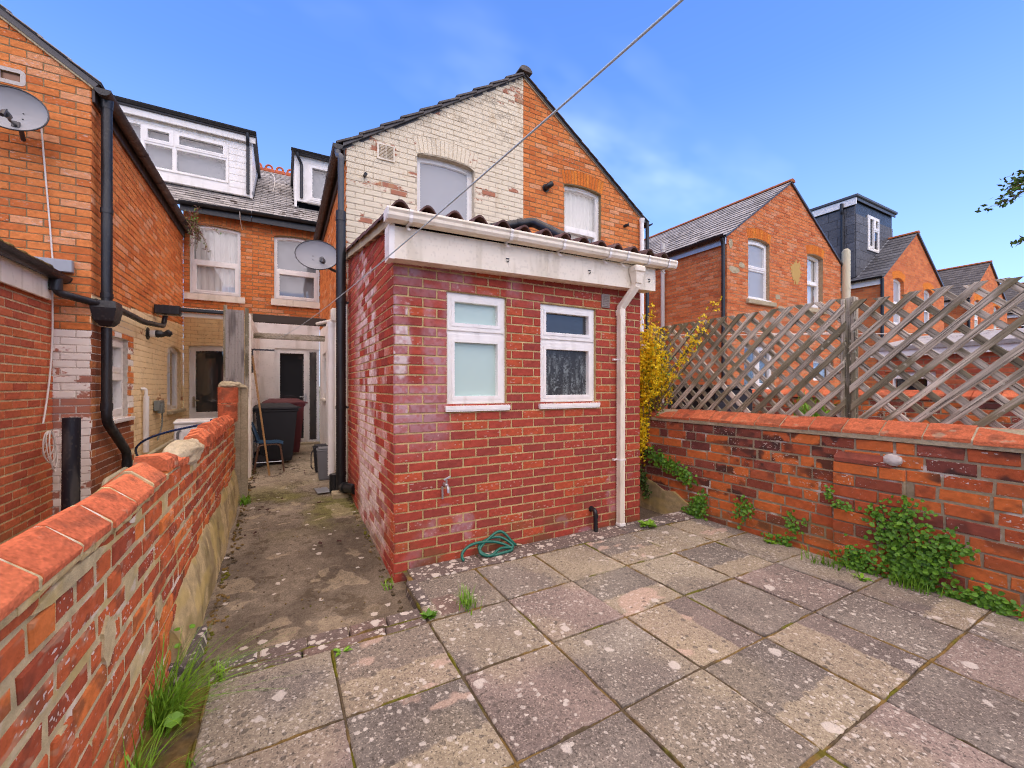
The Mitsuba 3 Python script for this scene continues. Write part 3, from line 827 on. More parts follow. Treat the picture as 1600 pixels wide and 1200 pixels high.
# square downpipe with its outlet and offset
def sq_pipe(pts, w, bevel=.004):
    out = []
    for a, b in zip(pts, pts[1:]):
        a, b = np.array(a, float), np.array(b, float); d = b - a; L = np.linalg.norm(d); d /= L; s = np.cross(d, Y); s /= np.linalg.norm(s); t = np.cross(s, d)
        out.append(obox((a + b) / 2, d * (L / 2 + w * .42), s * w, t * w, bevel))
    return join(out)
part(EX, 'downpipe', sq_pipe([(3.03, 2.965, 2.56), (3.03, 2.975, 2.37), (2.962, 3.105, 2.18), (2.962, 3.112, -.02)], .0315), 'dirty_white')
part(EX, 'gutter_outlet', join([bx(2.965, 3.095, 2.90, 3.01, 2.50, 2.565, .012), hull(np.array([[3.03 + sx * a, 2.958 + sy * a * .8, z] for z, a in ((2.51, .058), (2.40, .038)) for sx in (-1, 1) for sy in (-1, 1)]))]), 'dirty_white')
part(EX, 'pipe_collar', bx(2.926, 2.998, 3.077, 3.147, 2.10, 2.16, .006), 'dirty_white')
part(EX, 'pipe_shoe', bx(2.924, 3.000, 3.072, 3.147, -.02, .03, .008), 'white_pvc')
for z in (1.66, .66):
    part(EX, 'pipe_clip', join([bx(2.926, 2.998, 3.076, 3.15, z - .010, z + .010, .003), tube([[2.998, 3.12, z], [3.02, 3.13, z]], .006, 6), tube([[2.926, 3.12, z], [2.895, 3.13, z]], .006, 6), bx(2.885, 2.898, 3.118, 3.15, z - .01, z + .01, .002)]), 'white_pvc')
# pantiles
def pantile(x0, y0, y1, z0, z1, w=.205, seed=0):
    q = np.linspace(0, 1, 13); prof = np.where(q < .62, .060 * np.abs(np.sin(np.pi * q / .62)) ** .85, -.012 * np.sin(np.pi * (q - .62) / .38)); th = .016
    rr = np.random.default_rng(seed); lift = rr.uniform(-.003, .004)
    xs = x0 + q * w; rows = []
    for y, z in ((y0, z0), (y1, z1)):
        for o in (0, -th): rows.append(np.c_[xs, np.full(13, y), z + lift + prof + o])
    v = np.vstack(rows); f = []
    for j in range(12):
        A, B, C_, D = j, 13 + j, 26 + j, 39 + j
        f += [[A, A + 1, C_ + 1], [A, C_ + 1, C_], [B, D + 1, B + 1], [B, D, D + 1], [A, B + 1, A + 1], [A, B, B + 1]]
    f += [[0, 26, 39], [0, 39, 13], [12, 25, 51], [12, 51, 38]]
    m = trimesh.Trimesh(v, f, process=False); return m
for j in range(8):
    y0 = 2.935 + j * .34; y1 = y0 + .40
    for i in range(14):
        x = .66 + i * .205; z = zr(y0) + .046 + (x - .68) * .019
        m = pantile(x, y0 + r_.uniform(-.008, .008), min(y1, 5.655), z + .012, z + .165 * (min(y1, 5.655) - y0) - .004, seed=i * 31 + j)
        part(EX, 'roof_tile', m, 'roof_slate', smooth=40, uv=(2 + r_.uniform(.05, .95), r_.random()))
part(EX, 'roof_deck', quad_prism([[.70, 3.02, zr(3.02) - .005], [3.50, 3.02, zr(3.02) + .04], [3.50, 5.66, zr(5.66) + .04], [.70, 5.66, zr(5.66) - .005]], .03), 'metal_dark')
vs = []
for a, b in zip(np.linspace(3.0, 5.62, 24), np.linspace(3.0, 5.62, 24)[1:]):
    h = .055 + r_.uniform(-.008, .012); vs.append(hull(np.array([[x, y, zr(y) + z + r_.uniform(-.004, .004)] for x in (.688, .79) for y in (a, b + .004) for z in (-.035, h)])))
part(EX, 'verge', join(vs), 'cement')
part(EX, 'ridge_lump', trimesh.Trimesh(trimesh.creation.icosphere(2).vertices * [.07, .05, .06] * (1 + .25 * (meshkit.noise(trimesh.creation.icosphere(2).vertices * 3) - .5))[:, None] + [2.40, 3.62, 3.00], trimesh.creation.icosphere(2).faces, process=False), 'cement', smooth=True)
part(EX, 'vent_grille', join([bx(2.745, 2.845, 3.138, 3.16, 2.17, 2.305, .004)] + [obox([2.795, 3.137, 2.187 + .0165 * k], [.042, 0, 0], [0, .006, .004], [0, -.001, .002], .0005) for k in range(7)]), plain('vent_drab', (.30, .25, .22), .6) or 'vent_drab')
tp = [1.117, 3.153, .60]
part(EX, 'tap', join([tube([[1.12, 3.15, .615], [1.12, 3.09, .615]], .013, 8), tube(bend([[1.12, 3.10, .615], [1.12, 3.055, .61], [1.12, 3.048, .565]], .03), .011, 8), tube([[1.12, 3.095, .615], [1.12, 3.09, .66]], .008, 6), obox([1.125, 3.088, .672], [.028, 0, .012], [0, .006, 0], [-.003, 0, .006], .002), tube([[1.105, 3.145, .60], [1.105, 3.14, .50]], .008, 6), trimesh.creation.icosphere(1, .016).apply_translation([1.12, 3.095, .615])]), 'galvanised', smooth=40)
part(EX, 'waste_pipe', join([tube(bend([[2.615, 3.16, .205], [2.615, 3.085, .205], [2.615, 3.08, -.03]], .03), .021, 10), tube([[2.615, 3.15, .205], [2.615, 3.14, .205]], .028, 10), tube([[2.615, 3.081, .165], [2.615, 3.081, .135]], .025, 10)]), 'black_plastic', smooth=40)
part(EX, 'soil_pipe', join([tube(bend([[1.45, 5.66, 3.10], [1.66, 3.86, 2.96], [2.22, 3.58, 3.06], [2.34, 3.16, 2.78]], .05, 7), .047, 12), tube([[2.12, 3.63, 3.042], [2.08, 3.65, 3.035]], .054, 12)]), 'black_plastic', smooth=40)

# ------------------------------------------------------------------ garden walls
LW = thing('garden_wall', 'old brick garden wall with terracotta coping running down the left side of the passage', 'wall')
fr = Frame('right', -.49)
ys = np.linspace(2.55, 5.75, 40); top = np.interp(ys, [2.55, 2.85, 3.6, 5.0, 5.75], [1.0, .96, .96, .975, 1.0])
lp = Polygon([(-2.6, -.2), (5.75, -.2), (5.75, 1.0)] + list(zip(ys[::-1], top[::-1])) + [(2.55, .940), (-2.6, .940)])
lw = wall_slab(LW, 'masonry', fr, lp, 3, thick=.135, ends=(0, 0))
courses(lw, fr, lp, 3, course=.086, length=.256, joint=.019, headers=.28, jit=.005, proud=.006, bev=.006, z0=-.16, back=-.02, seed=31)
q = -2.6
while q < 2.5:
    L = .233 * r_.uniform(.94, 1.06); a, b = q + .0065, min(q + L, 2.53) - .0065; rise = max(0, q - 1.9) * .06; t0 = r_.uniform(-.004, .004)
    if b - a > .05:
        pts = np.array([[x + r_.uniform(-.003, .003) + t0, y, z + rise + r_.uniform(-.003, .003)] for y in (a, b) for x, z in ((-.473, .940), (-.472, .960), (-.477, .967), (-.546, 1.024), (-.568, 1.026), (-.634, .967), (-.638, .940))])
        part(LW, 'coping_brick', hull(pts), 'brick', uv=(7 + r_.uniform(.05, .95), r_.random() * .83))
        pj = np.array([[x, y, z + rise] for y in (a - .015, a + .002) for x, z in ((-.476, .935), (-.474, .958), (-.4785, .9655), (-.5465, 1.0225), (-.568, 1.0245), (-.63, .965), (-.63, .935))])
        part(LW, 'coping_joint', hull(pj), 'mortar', uv=(3.5, .5))
    q += L
ys = np.arange(-2.6, 2.5, .08)
part(LW, 'coping_bedding', join([hull(np.array([[x + r_.uniform(-.004, .004), y + dy, z + max(0, y - 1.9) * .06 + r_.uniform(-.004, .004)] for dy in (0, .083) for x, z in ((-.482, .915), (-.477, .930), (-.481, .944), (-.62, .944), (-.62, .915))])) for y in ys]), 'mortar', uv=(9.5, .5))
# the broken stretch: bricks laid on edge, a lump of cement, and a terracotta pipe end
q = 2.54
while q < 5.5:
    L = .0875 * r_.uniform(.9, 1.25)
    if not 2.98 < q < 3.55:
        h = np.interp(q, [2.54, 2.9, 3.55, 4.3, 5.5], [.065, .05, .110, .12, .09]) + r_.uniform(-.022, .022)
        b0 = np.interp(q, [2.55, 2.85, 3.6, 5.0, 5.75], [1.0, .96, .96, .975, 1.0]); tl = r_.uniform(-.012, .012)
        pts = np.array([[x + r_.uniform(-.007, .007), y + (tl if z > .02 else 0), b0 + z + r_.uniform(-.007, .007)] for y in (q + .006, q + L - .006) for x, z in ((-.482, -.01), (-.484, h * .55), (-.525, h), (-.60, h * .85), (-.622, -.01))])
        part(LW, 'edge_brick', hull(pts), 'brick', uv=(7 + r_.uniform(.05, .95), r_.random() * .8))
    q += L
ico = trimesh.creation.icosphere(4)
v = ico.vertices * np.array([.085, .46, .085]); v = v * (1 + .5 * (meshkit.fbm(ico.vertices * 2.2, 4, 3) - .5))[:, None] + [-.555, 3.26, .965]
part(LW, 'cement_lump', trimesh.Trimesh(v, ico.faces, process=False), 'cement', smooth=40, label='pale lump of cement on the broken top of the wall')
def half_pipe(c, r, L, tilt, pal):
    th = np.linspace(-.3, math.pi + .3, 16); o = [(math.cos(t) * r, math.sin(t) * r) for t in th]; i = [(math.cos(t) * (r - .018), math.sin(t) * (r - .018)) for t in th[::-1]]
    m = trimesh.creation.extrude_polygon(Polygon(o + i), L, engine='earcut'); v = np.asarray(m.vertices)
    w = np.c_[v[:, 0], -v[:, 1], v[:, 2]]; w = w @ np.array([[1, 0, 0], [0, math.cos(tilt), -math.sin(tilt)], [0, math.sin(tilt), math.cos(tilt)]]).T + c
    m2 = trimesh.Trimesh(w, m.faces, process=False); m2.fix_normals(); return m2
part(LW, 'terracotta_pipe', half_pipe(np.array([-.545, 5.62, 1.0]), .092, .21, .12, 7), 'brick', smooth=40, uv=(7.4, .3), label='orange terracotta pipe end standing on the end of the wall')
part(LW, 'terracotta_pipe', half_pipe(np.array([-.545, 5.64, 1.21]), .096, .17, .02, 7), 'brick', smooth=40, uv=(7.2, .3))
v = ico.vertices * np.array([.10, .13, .05]) * (1 + .5 * (meshkit.fbm(ico.vertices * 2.5, 4, 6) - .5))[:, None] + [-.548, 5.74, 1.40]
part(LW, 'cement_lump', trimesh.Trimesh(v, ico.faces, process=False), 'cement', smooth=40)
# rendered foot of the wall with a ragged top edge
ys = np.linspace(2.62, 5.7, 110); hz_ = np.interp(ys, [2.62, 2.8, 3.3, 5.7], [.20, .30, .34, .44]) + .12 * (meshkit.fbm(np.stack([ys * 3, 0 * ys, 0 * ys], -1), 4, 8) - .5)
part(LW, 'rendered_foot', join([hull(np.array([[x, y, z] for y, h in ((a, ha), (b_, hb)) for x, z in ((-.50, -.2), (-.430 + .01 * math.sin(y * 5), -.2), (-.438 + .008 * math.sin(y * 9), .10), (-.466, h * .8), (-.488, h), (-.50, h))])) for a, ha, b_, hb in zip(ys, hz_, ys[1:], hz_[1:])]), 'mortar', uv=(9.5, .5))
for (yc, zc, a, b) in ((1.78, .58, .055, .075), (1.55, .885, .20, .024), (2.15, .895, .16, .022), (2.4, .40, .05, .05), (1.47, .49, .045, .03)):
    pl = Polygon([(yc + a * math.cos(t) * r_.uniform(.75, 1.2), zc + b * math.sin(t) * r_.uniform(.75, 1.2)) for t in np.linspace(0, 6.0, 16)])
    part(LW, 'cement_patch', extrude(pl, fr, -.01, .004), 'mortar', uv=(3.4, .5))

RW = thing('garden_wall', 'weathered orange brick garden wall with terracotta coping along the right of the patio', 'wall')
fr = Frame('left', 3.90)
rp = sbox(-5.6, -.15, 2.6, 1.018)
pier = sbox(-1.665, -.15, -1.235, .80)
rw = wall_slab(RW, 'masonry', fr, rp, 2, thick=.23)
def rwp(s, z, r): return 9 if r.random() < .06 + .22 * (z > .80) + .25 * (s < -2.8) else 2
courses(rw, fr, rp.difference(pier.buffer(.004)), 2, course=.0945, length=.245, joint=.0145, headers=.22, jit=.004, proud=.005, bev=.004, z0=-.05, back=-.02, seed=41, palfn=rwp)
frp = Frame('left', 3.855)
part(RW, 'pier', extrude(pier, frp, -.05, -.012), 'mortar', uv=(2.5, .5))
courses(RW + '__pier', frp, pier, 2, course=.0945, length=.2867, joint=.013, s0=-1.667, z0=-.05, jit=.003, proud=.003, bev=.004, back=-.045, seed=42)
part(RW, 'pier_cap', hull(np.array([[x, y, z] for y in (1.30, 1.655) for x, z in ((3.852, .80), (3.852, .83), (3.90, .875), (3.91, .80))])), 'brick', uv=(9.7, .3))
ico3 = trimesh.creation.icosphere(3)
v = ico3.vertices * np.array([.035, .055, .042]) * (1 + .3 * (meshkit.fbm(ico3.vertices * 2, 3, 1) - .5))[:, None] + [3.862, 1.295, .858]
part(RW, 'mortar_lump', trimesh.Trimesh(v, ico3.faces, process=False), plain('pale_stone', (.50, .46, .42), .95, .1) or 'pale_stone', smooth=True, label='pale rounded lump of mortar on the short pier')
q = -2.6
while q < 5.55:
    L = .235 * r_.uniform(.97, 1.03); a, b = q + .0055, q + L - .0055; dz = r_.uniform(-.006, .006)
    pts = np.array([[x + r_.uniform(-.002, .002), y, z + dz + r_.uniform(-.002, .002)] for y in (a, b) for x, z in ((3.876, 1.022), (3.875, 1.044), (3.881, 1.051), (4.000, 1.128), (4.02, 1.130), (4.145, 1.05), (4.145, 1.02))])
    part(RW, 'coping_brick', hull(pts), 'brick', uv=(7 + r_.uniform(.05, .95), r_.random() * .83)); q += L
part(RW, 'coping_bedding', hull(np.array([[x, y, z] for y in (-2.59, 5.54) for x, z in ((3.886, .99), (3.880, 1.022), (3.8795, 1.043), (4.0, 1.1235), (4.13, 1.045), (4.13, .99))])), 'cement')
ys = np.linspace(2.95, 5.6, 20); hh = np.interp(ys, [2.95, 3.2, 3.7, 5.6], [.06, .16, .30, .34]) + .03 * r_.uniform(-1, 1, 20)
part(RW, 'rendered_foot', extrude(Polygon([(-5.6, -.15), (-2.95, -.15)] + [(-y, h) for y, h in zip(ys, hh)]), fr, -.01, .02), 'mortar', uv=(9.5, .5))

# ------------------------------------------------------------------ trellis
TR = thing('trellis', 'weathered wooden diamond trellis standing behind the right garden wall', 'trellis')
frt = Frame('left', 4.06)
for (ya, yb, z0, z1) in ((1.672, 3.62, 1.12, 2.125), (-1.0, 1.630, 1.115, 2.085)):
    pan = sbox(-yb, z0, -ya, z1)
    for fam in (0, 1):
        c = -yb - 1.2
        while c < -ya + 1.2:
            s, zz = np.array([c, c + 2.2]), np.array([z0 - .3, z0 + 1.9])
            if fam: zz = zz[::-1] - .35
            d = np.array([1, 1 if fam == 0 else -1]) / math.sqrt(2); nrm = np.array([-d[1], d[0]]) * (.0225 + r_.uniform(-.0025, .0025))
            A, B = np.array([s[0], zz[0]]), np.array([s[1], zz[1]]) + r_.normal(0, .013, 2)
            st = Polygon([A - nrm, B - nrm, B + nrm, A + nrm]).intersection(pan.buffer(r_.uniform(-.006, .006)))
            if st.area > .002:
                qd = np.array(shapely.geometry.polygon.orient(st).exterior.coords)[:-1]
                qd = qd[np.linalg.norm(np.roll(qd, -1, 0) - qd, axis=1) > .004]
                o = .006 if fam == 0 else -.0135
                v, f = prism(qd, frt, o - .0185 + .001, o + r_.uniform(-.001, .001), .002)
                back_face = np.array([[0, j + 1, j] for j in range(1, len(qd) - 1)])
                part(TR, 'slat', (v, np.vstack([f, back_face])), 'weathered_wood', uv=(fam + .5, r_.random()))
            c += .160
    part(TR, 'panel_batten', join([bx(4.066, 4.088, ya + .002, ya + .03, z0, z1 - .01), bx(4.066, 4.088, yb - .03, yb - .002, z0, z1 - .01)]), 'weathered_wood', uv=(2.5, .4))
for (y, x) in ((1.651, 4.09), (3.66, 4.06), (-1.04, 4.06)):
    part(TR, 'post', bx(x, x + .075, y - .037, y + .037, .0, 2.13, .006), 'weathered_wood', uv=(2.5, r_.random()))

# ------------------------------------------------------------------ houses
def gable(x0, xa, x1, z0, zl, za, zr_): return Polygon([(x0, z0), (x1, z0), (x1, zr_), (xa, za), (x0, zl)])


def ridge(holder, x, z, y0, y1, r=.11, pal=('roof_slate', 1.5), n=.45):
    y = y0
    while y < y1:
        th = np.linspace(0, np.pi, 9); o = [(x + r * math.cos(t), z + r * .75 * math.sin(t)) for t in th]
        part(holder, 'ridge_tile', hull(np.array([[a, yy, b] for yy, k in ((y, 0.012), (y + n - .01, 0)) for a, b in [(x + (a - x) * (1 + k * 4), z + (b - z) * (1 + k * 4)) for a, b in o]])), pal[0], smooth=35, uv=(pal[1], .5)); y += n


# ---- left neighbour
NB = thing('terrace_house', 'orange brick terrace house on the left with a long white dormer and black drainpipes', 'house')
fr = Frame('front', 5.66)
gp = gable(-7.06, -4.37, -1.68, 0, 4.46, 6.34, 4.46)
airb = sbox(-2.30, 4.255, -2.17, 4.335)
up, lo = gp.intersection(sbox(-8, 1.95, 0, 9)), gp.intersection(sbox(-8, -.1, 0, 1.95))
gw = wall_slab(NB, 'gable_wall', fr, up.difference(airb), 1)
courses(gw, fr, up.intersection(sbox(-3.4, 1.95, 0, 9)).difference(airb.buffer(.03)), 1, s0=-1.68, jit=.0015, seed=51)
part(NB, 'gable_wall_field', extrude(up.intersection(sbox(-7.06, 1.95, -3.405, 9)), fr, -.05, -.002), 'far_brick')
lww = wall_slab(NB, 'painted_corner', fr, lo, 8, label='corner of the house with flaking white paint')
courses(lww, fr, lo.intersection(sbox(-3.4, -.1, 0, 1.95)), 2, bsdf='painted_brick', s0=-1.68, jit=.003, proud=.003, seed=52, palfn=lambda s, z, r: ('brick', 6) if s > -1.715 else ('painted_brick', 2))
part(NB, 'air_brick', join([extrude(airb.buffer(.035).difference(airb), fr, -.01, .006)]), 'pale_stone')
part(NB, 'air_brick_grille', extrude(airb, fr, -.05, -.02), 'tube_brown')
sl_v = [(-1.70, 4.50), (-4.37, 6.36)]
fr = Frame('right', -1.68)
zb = lambda y: 2.33 + .062 * (y - 6.1)
wn1, wn2 = sbox(6.08, 1.02, 6.80, 1.965), arched(8.76, 9.80, .98, 2.03, .06)
side_u = Polygon([(5.66, zb(5.66)), (10, zb(10)), (10, 4.40), (5.66, 4.40)]); side_l = Polygon([(5.66, -.05), (10, -.05), (10, zb(10)), (5.66, zb(5.66))]).difference(wn1).difference(wn2)
sw = wall_slab(NB, 'side_wall', fr, side_u, 1, ends=(.014, 0)); courses(sw, fr, side_u, 1, s0=5.66, seed=53)
for nm, pol, mo in (('brick_base', side_l.intersection(sbox(5, -1, 7.0, 4)), 8), ('yellow_wall', side_l.intersection(sbox(7.0, -1, 11, 4)), 7)):
    w_ = wall_slab(NB, nm, fr, pol, mo, ends=(.014, 0) if mo == 8 else (0, 0), label='yellow painted ground floor wall' if mo == 7 else None)
    courses(w_, fr, pol, 1, s0=5.66, jit=.002, seed=54, palfn=lambda s, z, r: (('painted_brick', 1) if s > 7.0 or (s > 6.92 and r.random() < .6) or z > 2.02 else (('brick', 6) if (z < 1.0 or s < 6.1) else (('brick', 1) if r.random() < .5 else ('painted_brick', 2)))))
window(NB, fr, 6.08, 6.80, 1.02, 1.965, rec=.06, lights=[(0, 1, 0, .56, True), (0, 1, .56, 1, True)], back='blind', sill=(.05, .03, .05, 'white_pvc'))
window(NB, fr, 8.76, 9.80, .98, 2.03, rise=.06, rec=.06, lights=[(0, .42, 0, .68, True), (0, .42, .68, 1, True), (.42, 1, 0, 1, False)], back='grey_room', sill=(.05, .05, .07, 'cement'))
MY = 10.0; fm = Frame('front', MY)
def main_half(H, x0, x1, wnd, rise, low, lowfn, seed, dr_op):
    opn = arched(*wnd, rise); q = arch_bricks
    u = sbox(x0, 2.80, x1, 4.86).difference(opn)
    ms_ = wall_slab(H, 'main_wall', fm, u, 1, ends=(0, 0))
    ap = arch_bricks(ms_, fm, wnd[0] - .02, wnd[1] + .02, wnd[3] + .01, max(rise, .05), .20, 13, 1)
    courses(ms_, fm, u.difference(ap), 1, s0=-1.68, z0=.005, seed=seed)
    return u
main_half(NB, -1.68, -.56, (-1.585, -.755, 3.19, 4.53), .035, 7, None, 55, None)
window(NB, fm, -1.585, -.755, 3.19, 4.53, rise=.035, rec=.07, fw=.05, lights=[(0, 1, 0, .48, True), (0, 1, .48, 1, False)], back='curtain', sill=(.075, .11, .06, 'dirty_white'))
dop = arched(-1.60, -.70, .10, 2.17, .03)
lowp = sbox(-1.68, -.05, -.56, 2.80).difference(dop)
w_ = wall_slab(NB, 'yellow_wall', fm, lowp, 7, ends=(0, 0)); courses(w_, fm, lowp, 1, bsdf='painted_brick', s0=-1.68, z0=.005, seed=56)
window(NB, fm, -1.60, -.70, .10, 2.17, rise=.03, rec=.08, fw=.05, lights=[(0, 1, 0, .33, True), (0, 1, .33, 1, True)], back='dark_room', label='glazed white back door of the left house')
part(NB, 'door_handle', join([bx(-1.535, -1.505, 9.985, 10.06, .98, 1.20, .005), tube([[-1.52, 9.98, 1.12], [-1.43, 9.975, 1.12]], .011, 8)]), 'brass')
# roof of the rear block
sv = np.array([2.68, 0, -1.88]) / np.linalg.norm([2.68, 0, -1.88])
slates(NB, (-1.60, 5.60, 4.42), Y, -sv, 18, 13, .25, .25, 0, seed=57, part_name='slate')
part(NB, 'roof_plane', quad_prism([[-1.62, 5.63, 4.415], [-1.62, 10.3, 4.415], [-4.37, 10.3, 6.35], [-4.37, 5.63, 6.35]], .05), 'metal_dark')
part(NB, 'roof_plane', quad_prism([[-7.12, 5.63, 4.415], [-7.12, 10.3, 4.415], [-4.38, 10.3, 6.35], [-4.38, 5.63, 6.35]], .05), 'metal_dark')
part(NB, 'verge', extrude(Polygon([(-1.66, 4.44), (-1.66, 4.36), (-4.37, 6.26), (-4.37, 6.345)]), Frame('front', 5.66), -.01, .022), 'cement')
part(NB, 'bargeboard', extrude(Polygon([(-1.60, 4.43), (-1.60, 4.41), (-4.37, 6.345), (-4.37, 6.365)]), Frame('front', 5.66), .0, .03), 'metal_dark')
part(NB, 'gutter', half_round((-1.585, 5.62, 4.375), (-1.585, 10.0, 4.385), .062), 'brown_gutter', smooth=40)
part(NB, 'gutter', stop_end((-1.585, 5.62, 4.375), (0, -1, 0), .062), 'black_plastic')
for y in (6.9, 7.7, 8.5, 9.3):
    part(NB, 'gutter_joint', half_round((-1.585, y, 4.378), (-1.585, y + .05, 4.378), .069), 'brown_gutter', smooth=40)
part(NB, 'eaves_board', bx(-1.676, -1.652, 5.66, 9.99, 4.24, 4.40, .003), 'brown_gutter')
part(NB, 'downpipe', tube(bend([[-1.59, 5.75, 4.33], [-1.59, 5.75, 2.26]], .05), .046, 12), 'black_plastic', smooth=40)
part(NB, 'downpipe', join([tube([[-1.59, 5.75, 4.34], [-1.59, 5.75, 4.24]], [.056, .050], 12)] + [tube([[-1.59, 5.75, z], [-1.59, 5.75, z + .05]], .052, 12) for z in (3.17, 2.30)]), 'black_plastic', smooth=40)
hp = np.array([[-1.59 + sx * a, 5.75 + sy * b, z] for z, a, b in ((2.26, .09, .10), (2.19, .10, .11), (2.06, .078, .09), (2.01, .045, .05)) for sx in (-1, 1) for sy in (-1, 1)])
part(NB, 'rainwater_hopper', hull(hp), 'black_plastic')
part(NB, 'downpipe', join([tube(bend([[-1.60, 5.78, 2.0], [-1.60, 5.78, 1.03], [-1.60, 6.42, .62], [-1.60, 6.42, .02]], .09, 6), .044, 12)] + [tube([a, b], .051, 12) for a, b in (([-1.60, 5.78, 1.22], [-1.60, 5.78, 1.14]), ([-1.60, 6.42, .52], [-1.60, 6.42, .45]), ([-1.60, 6.42, .40], [-1.60, 6.42, .34]))]), 'black_plastic', smooth=40)
part(NB, 'branch_pipe', tube(bend([[-1.59, 5.80, 2.245], [-1.58, 7.0, 2.225], [-1.58, 8.0, 2.30], [-1.56, 8.02, 2.48]], .12, 6), .034, 10), 'black_plastic', smooth=40)
part(NB, 'flue', join([tube([[-1.68, 7.60, 2.14], [-1.665, 7.60, 2.14]], .085, 14), tube([[-1.66, 7.60, 2.14], [-1.57, 7.60, 2.14]], .05, 14)]), 'black_plastic', smooth=40)
part(NB, 'flue', tube([[-1.645, 7.60, 2.14], [-1.585, 7.60, 2.14]], .053, 14), 'white_pvc', smooth=40)
part(NB, 'flue', join([tube([[-1.57, 7.60, 2.14], [-1.52, 7.60, 2.14], [-1.49, 7.60, 2.14], [-1.44, 7.60, 2.155]], [.052, .05, .03, .055], 14), tube([[-1.44, 7.60, 2.155], [-1.40, 7.60, 2.16]], [.055, .02], 14)]), 'black_plastic', smooth=40)
part(NB, 'waste_pipe', join([tube(bend([[-1.68, 7.30, 1.36], [-1.63, 7.32, 1.36], [-1.63, 7.32, 1.25]], .03), .02, 8), tube([[-1.63, 7.32, 1.26], [-1.63, 7.32, .50]], .034, 10)]), 'white_pvc', smooth=40)
part(NB, 'waste_pipe', tube(bend([[-1.60, 5.70, .30], [-1.60, 5.74, .42], [-1.61, 8.9, .50], [-1.66, 9.2, .55]], .05), .026, 8), plain('cream_pipe', (.58, .53, .36), .4) or 'cream_pipe', smooth=40)
part(NB, 'meter_box', join([bx(-1.67, -1.60, 7.88, 8.16, 1.03, 1.18, .006), bx(-1.64, -1.585, 7.95, 8.10, .99, 1.13, .006), tube(bend([[-1.62, 8.12, 1.03], [-1.62, 8.14, .8], [-1.63, 7.9, .6]], .1), .010, 6)]), plain('meter_grey', (.20, .22, .20), .6) or 'meter_grey')
part(NB, 'satellite_cable', tube(spline([[-2.02, 5.63, 3.86], [-1.99, 5.645, 3.3], [-1.955, 5.648, 2.7], [-1.94, 5.648, 2.4]], 24), .007, 6), 'cable_white', smooth=True)
# main roof, ridge and dormer
def main_roof(H, x0, nu, seed, skip):
    w = np.array([0, .812, .584]); w /= np.linalg.norm(w)
    slates(H, (x0, 9.80, 4.86), X, w, nu, 27, .25, .152, 0, seed=seed, skip=skip, thick=.010, lift=.020, gap=.008)
up_ = lambda t: 9.80 + t * .812
main_roof(NB, -3.56, 12, 61, lambda s, t: up_(t) > 10.62 and -3.56 + s < -.60)
part(NB, 'roof_deck', quad_prism([[-7.06, 9.82, 4.855], [-.56, 9.82, 4.855], [-.56, 13.2, 7.28], [-7.06, 13.2, 7.28]], .05), 'metal_dark')
part(NB, 'eaves_gutter', half_round((-1.70, 9.75, 4.86), (-.56, 9.75, 4.875), .058), 'black_plastic', smooth=40)
part(NB, 'eaves_board', bx(-1.70, -.562, 9.815, 9.835, 4.70, 4.87, .003), 'black_plastic')
DY = 10.5
fd = Frame('front', DY)
dfp = sbox(-3.35, 5.46, -.58, 6.70).difference(sbox(-2.76, 5.66, -1.01, 6.50))
z = 5.46
dm = part(NB, 'dormer', join([extrude(dfp, fd, -.06, -.01)]), 'white_pvc', label='long white boarded dormer on the left roof')
for k in range(9):
    b = sbox(-3.35, 5.46 + k * .138 + .005, -.58, min(5.46 + (k + 1) * .138 - .007, 6.70)).difference(sbox(-2.775, 5.60 if k < 2 else 5.645, -.995, 6.515))
    for g in getattr(b, 'geoms', [b]):
        if g.area > .002: part(dm, 'cladding_board', extrude(g, fd, -.02, .004), 'white_pvc')
window(NB, fd, -2.76, -1.01, 5.66, 6.50, rec=-.01, fw=.04, lights=[(0, .20, 0, 1, False), (.20, .49, 0, .60, False), (.20, .49, .60, 1, True), (.49, 1, 0, .60, False), (.49, 1, .60, 1, True)], back='lilac_blind')
part(dm, 'dormer_cheek', extrude(Polygon([(10.5, 5.44), (10.5, 6.72), (12.2, 6.72), (10.62, 5.46)]), Frame('right', -.58), -.05, 0), 'white_pvc')
part(dm, 'dormer_cheek', join([obox([-.572, 11.35, 6.14], [.012, 0, 0], [0, .86, .62], [0, -.03, .042], .002)]), 'lead')
part(dm, 'dormer_roof', bx(-3.45, -.50, 10.36, 12.6, 6.70, 6.80, .01), 'metal_dark')
part(dm, 'dormer_fascia', bx(-3.40, -.52, 10.40, 10.43, 6.58, 6.74, .003), 'white_pvc')
part(dm, 'dormer_gutter', half_round((-3.45, 10.34, 6.795), (-.50, 10.34, 6.785), .055), 'black_plastic', smooth=40)
part(dm, 'dormer_downpipe', tube(bend([[-.66, 10.34, 6.74], [-.66, 10.36, 6.62], [-.66, 10.46, 6.52], [-.66, 10.46, 5.50]], .05), .032, 10), 'black_plastic', smooth=40)
part(dm, 'roof_cable', tube(spline([[-.30, 12.9, 7.12], [-.2, 11.6, 6.20], [-.66, 9.95, 4.99], [-.74, 9.72, 4.86], [-.735, 9.95, 4.6], [-.735, 9.985, 3.3]], 40), .008, 6), 'cable_white', smooth=True)

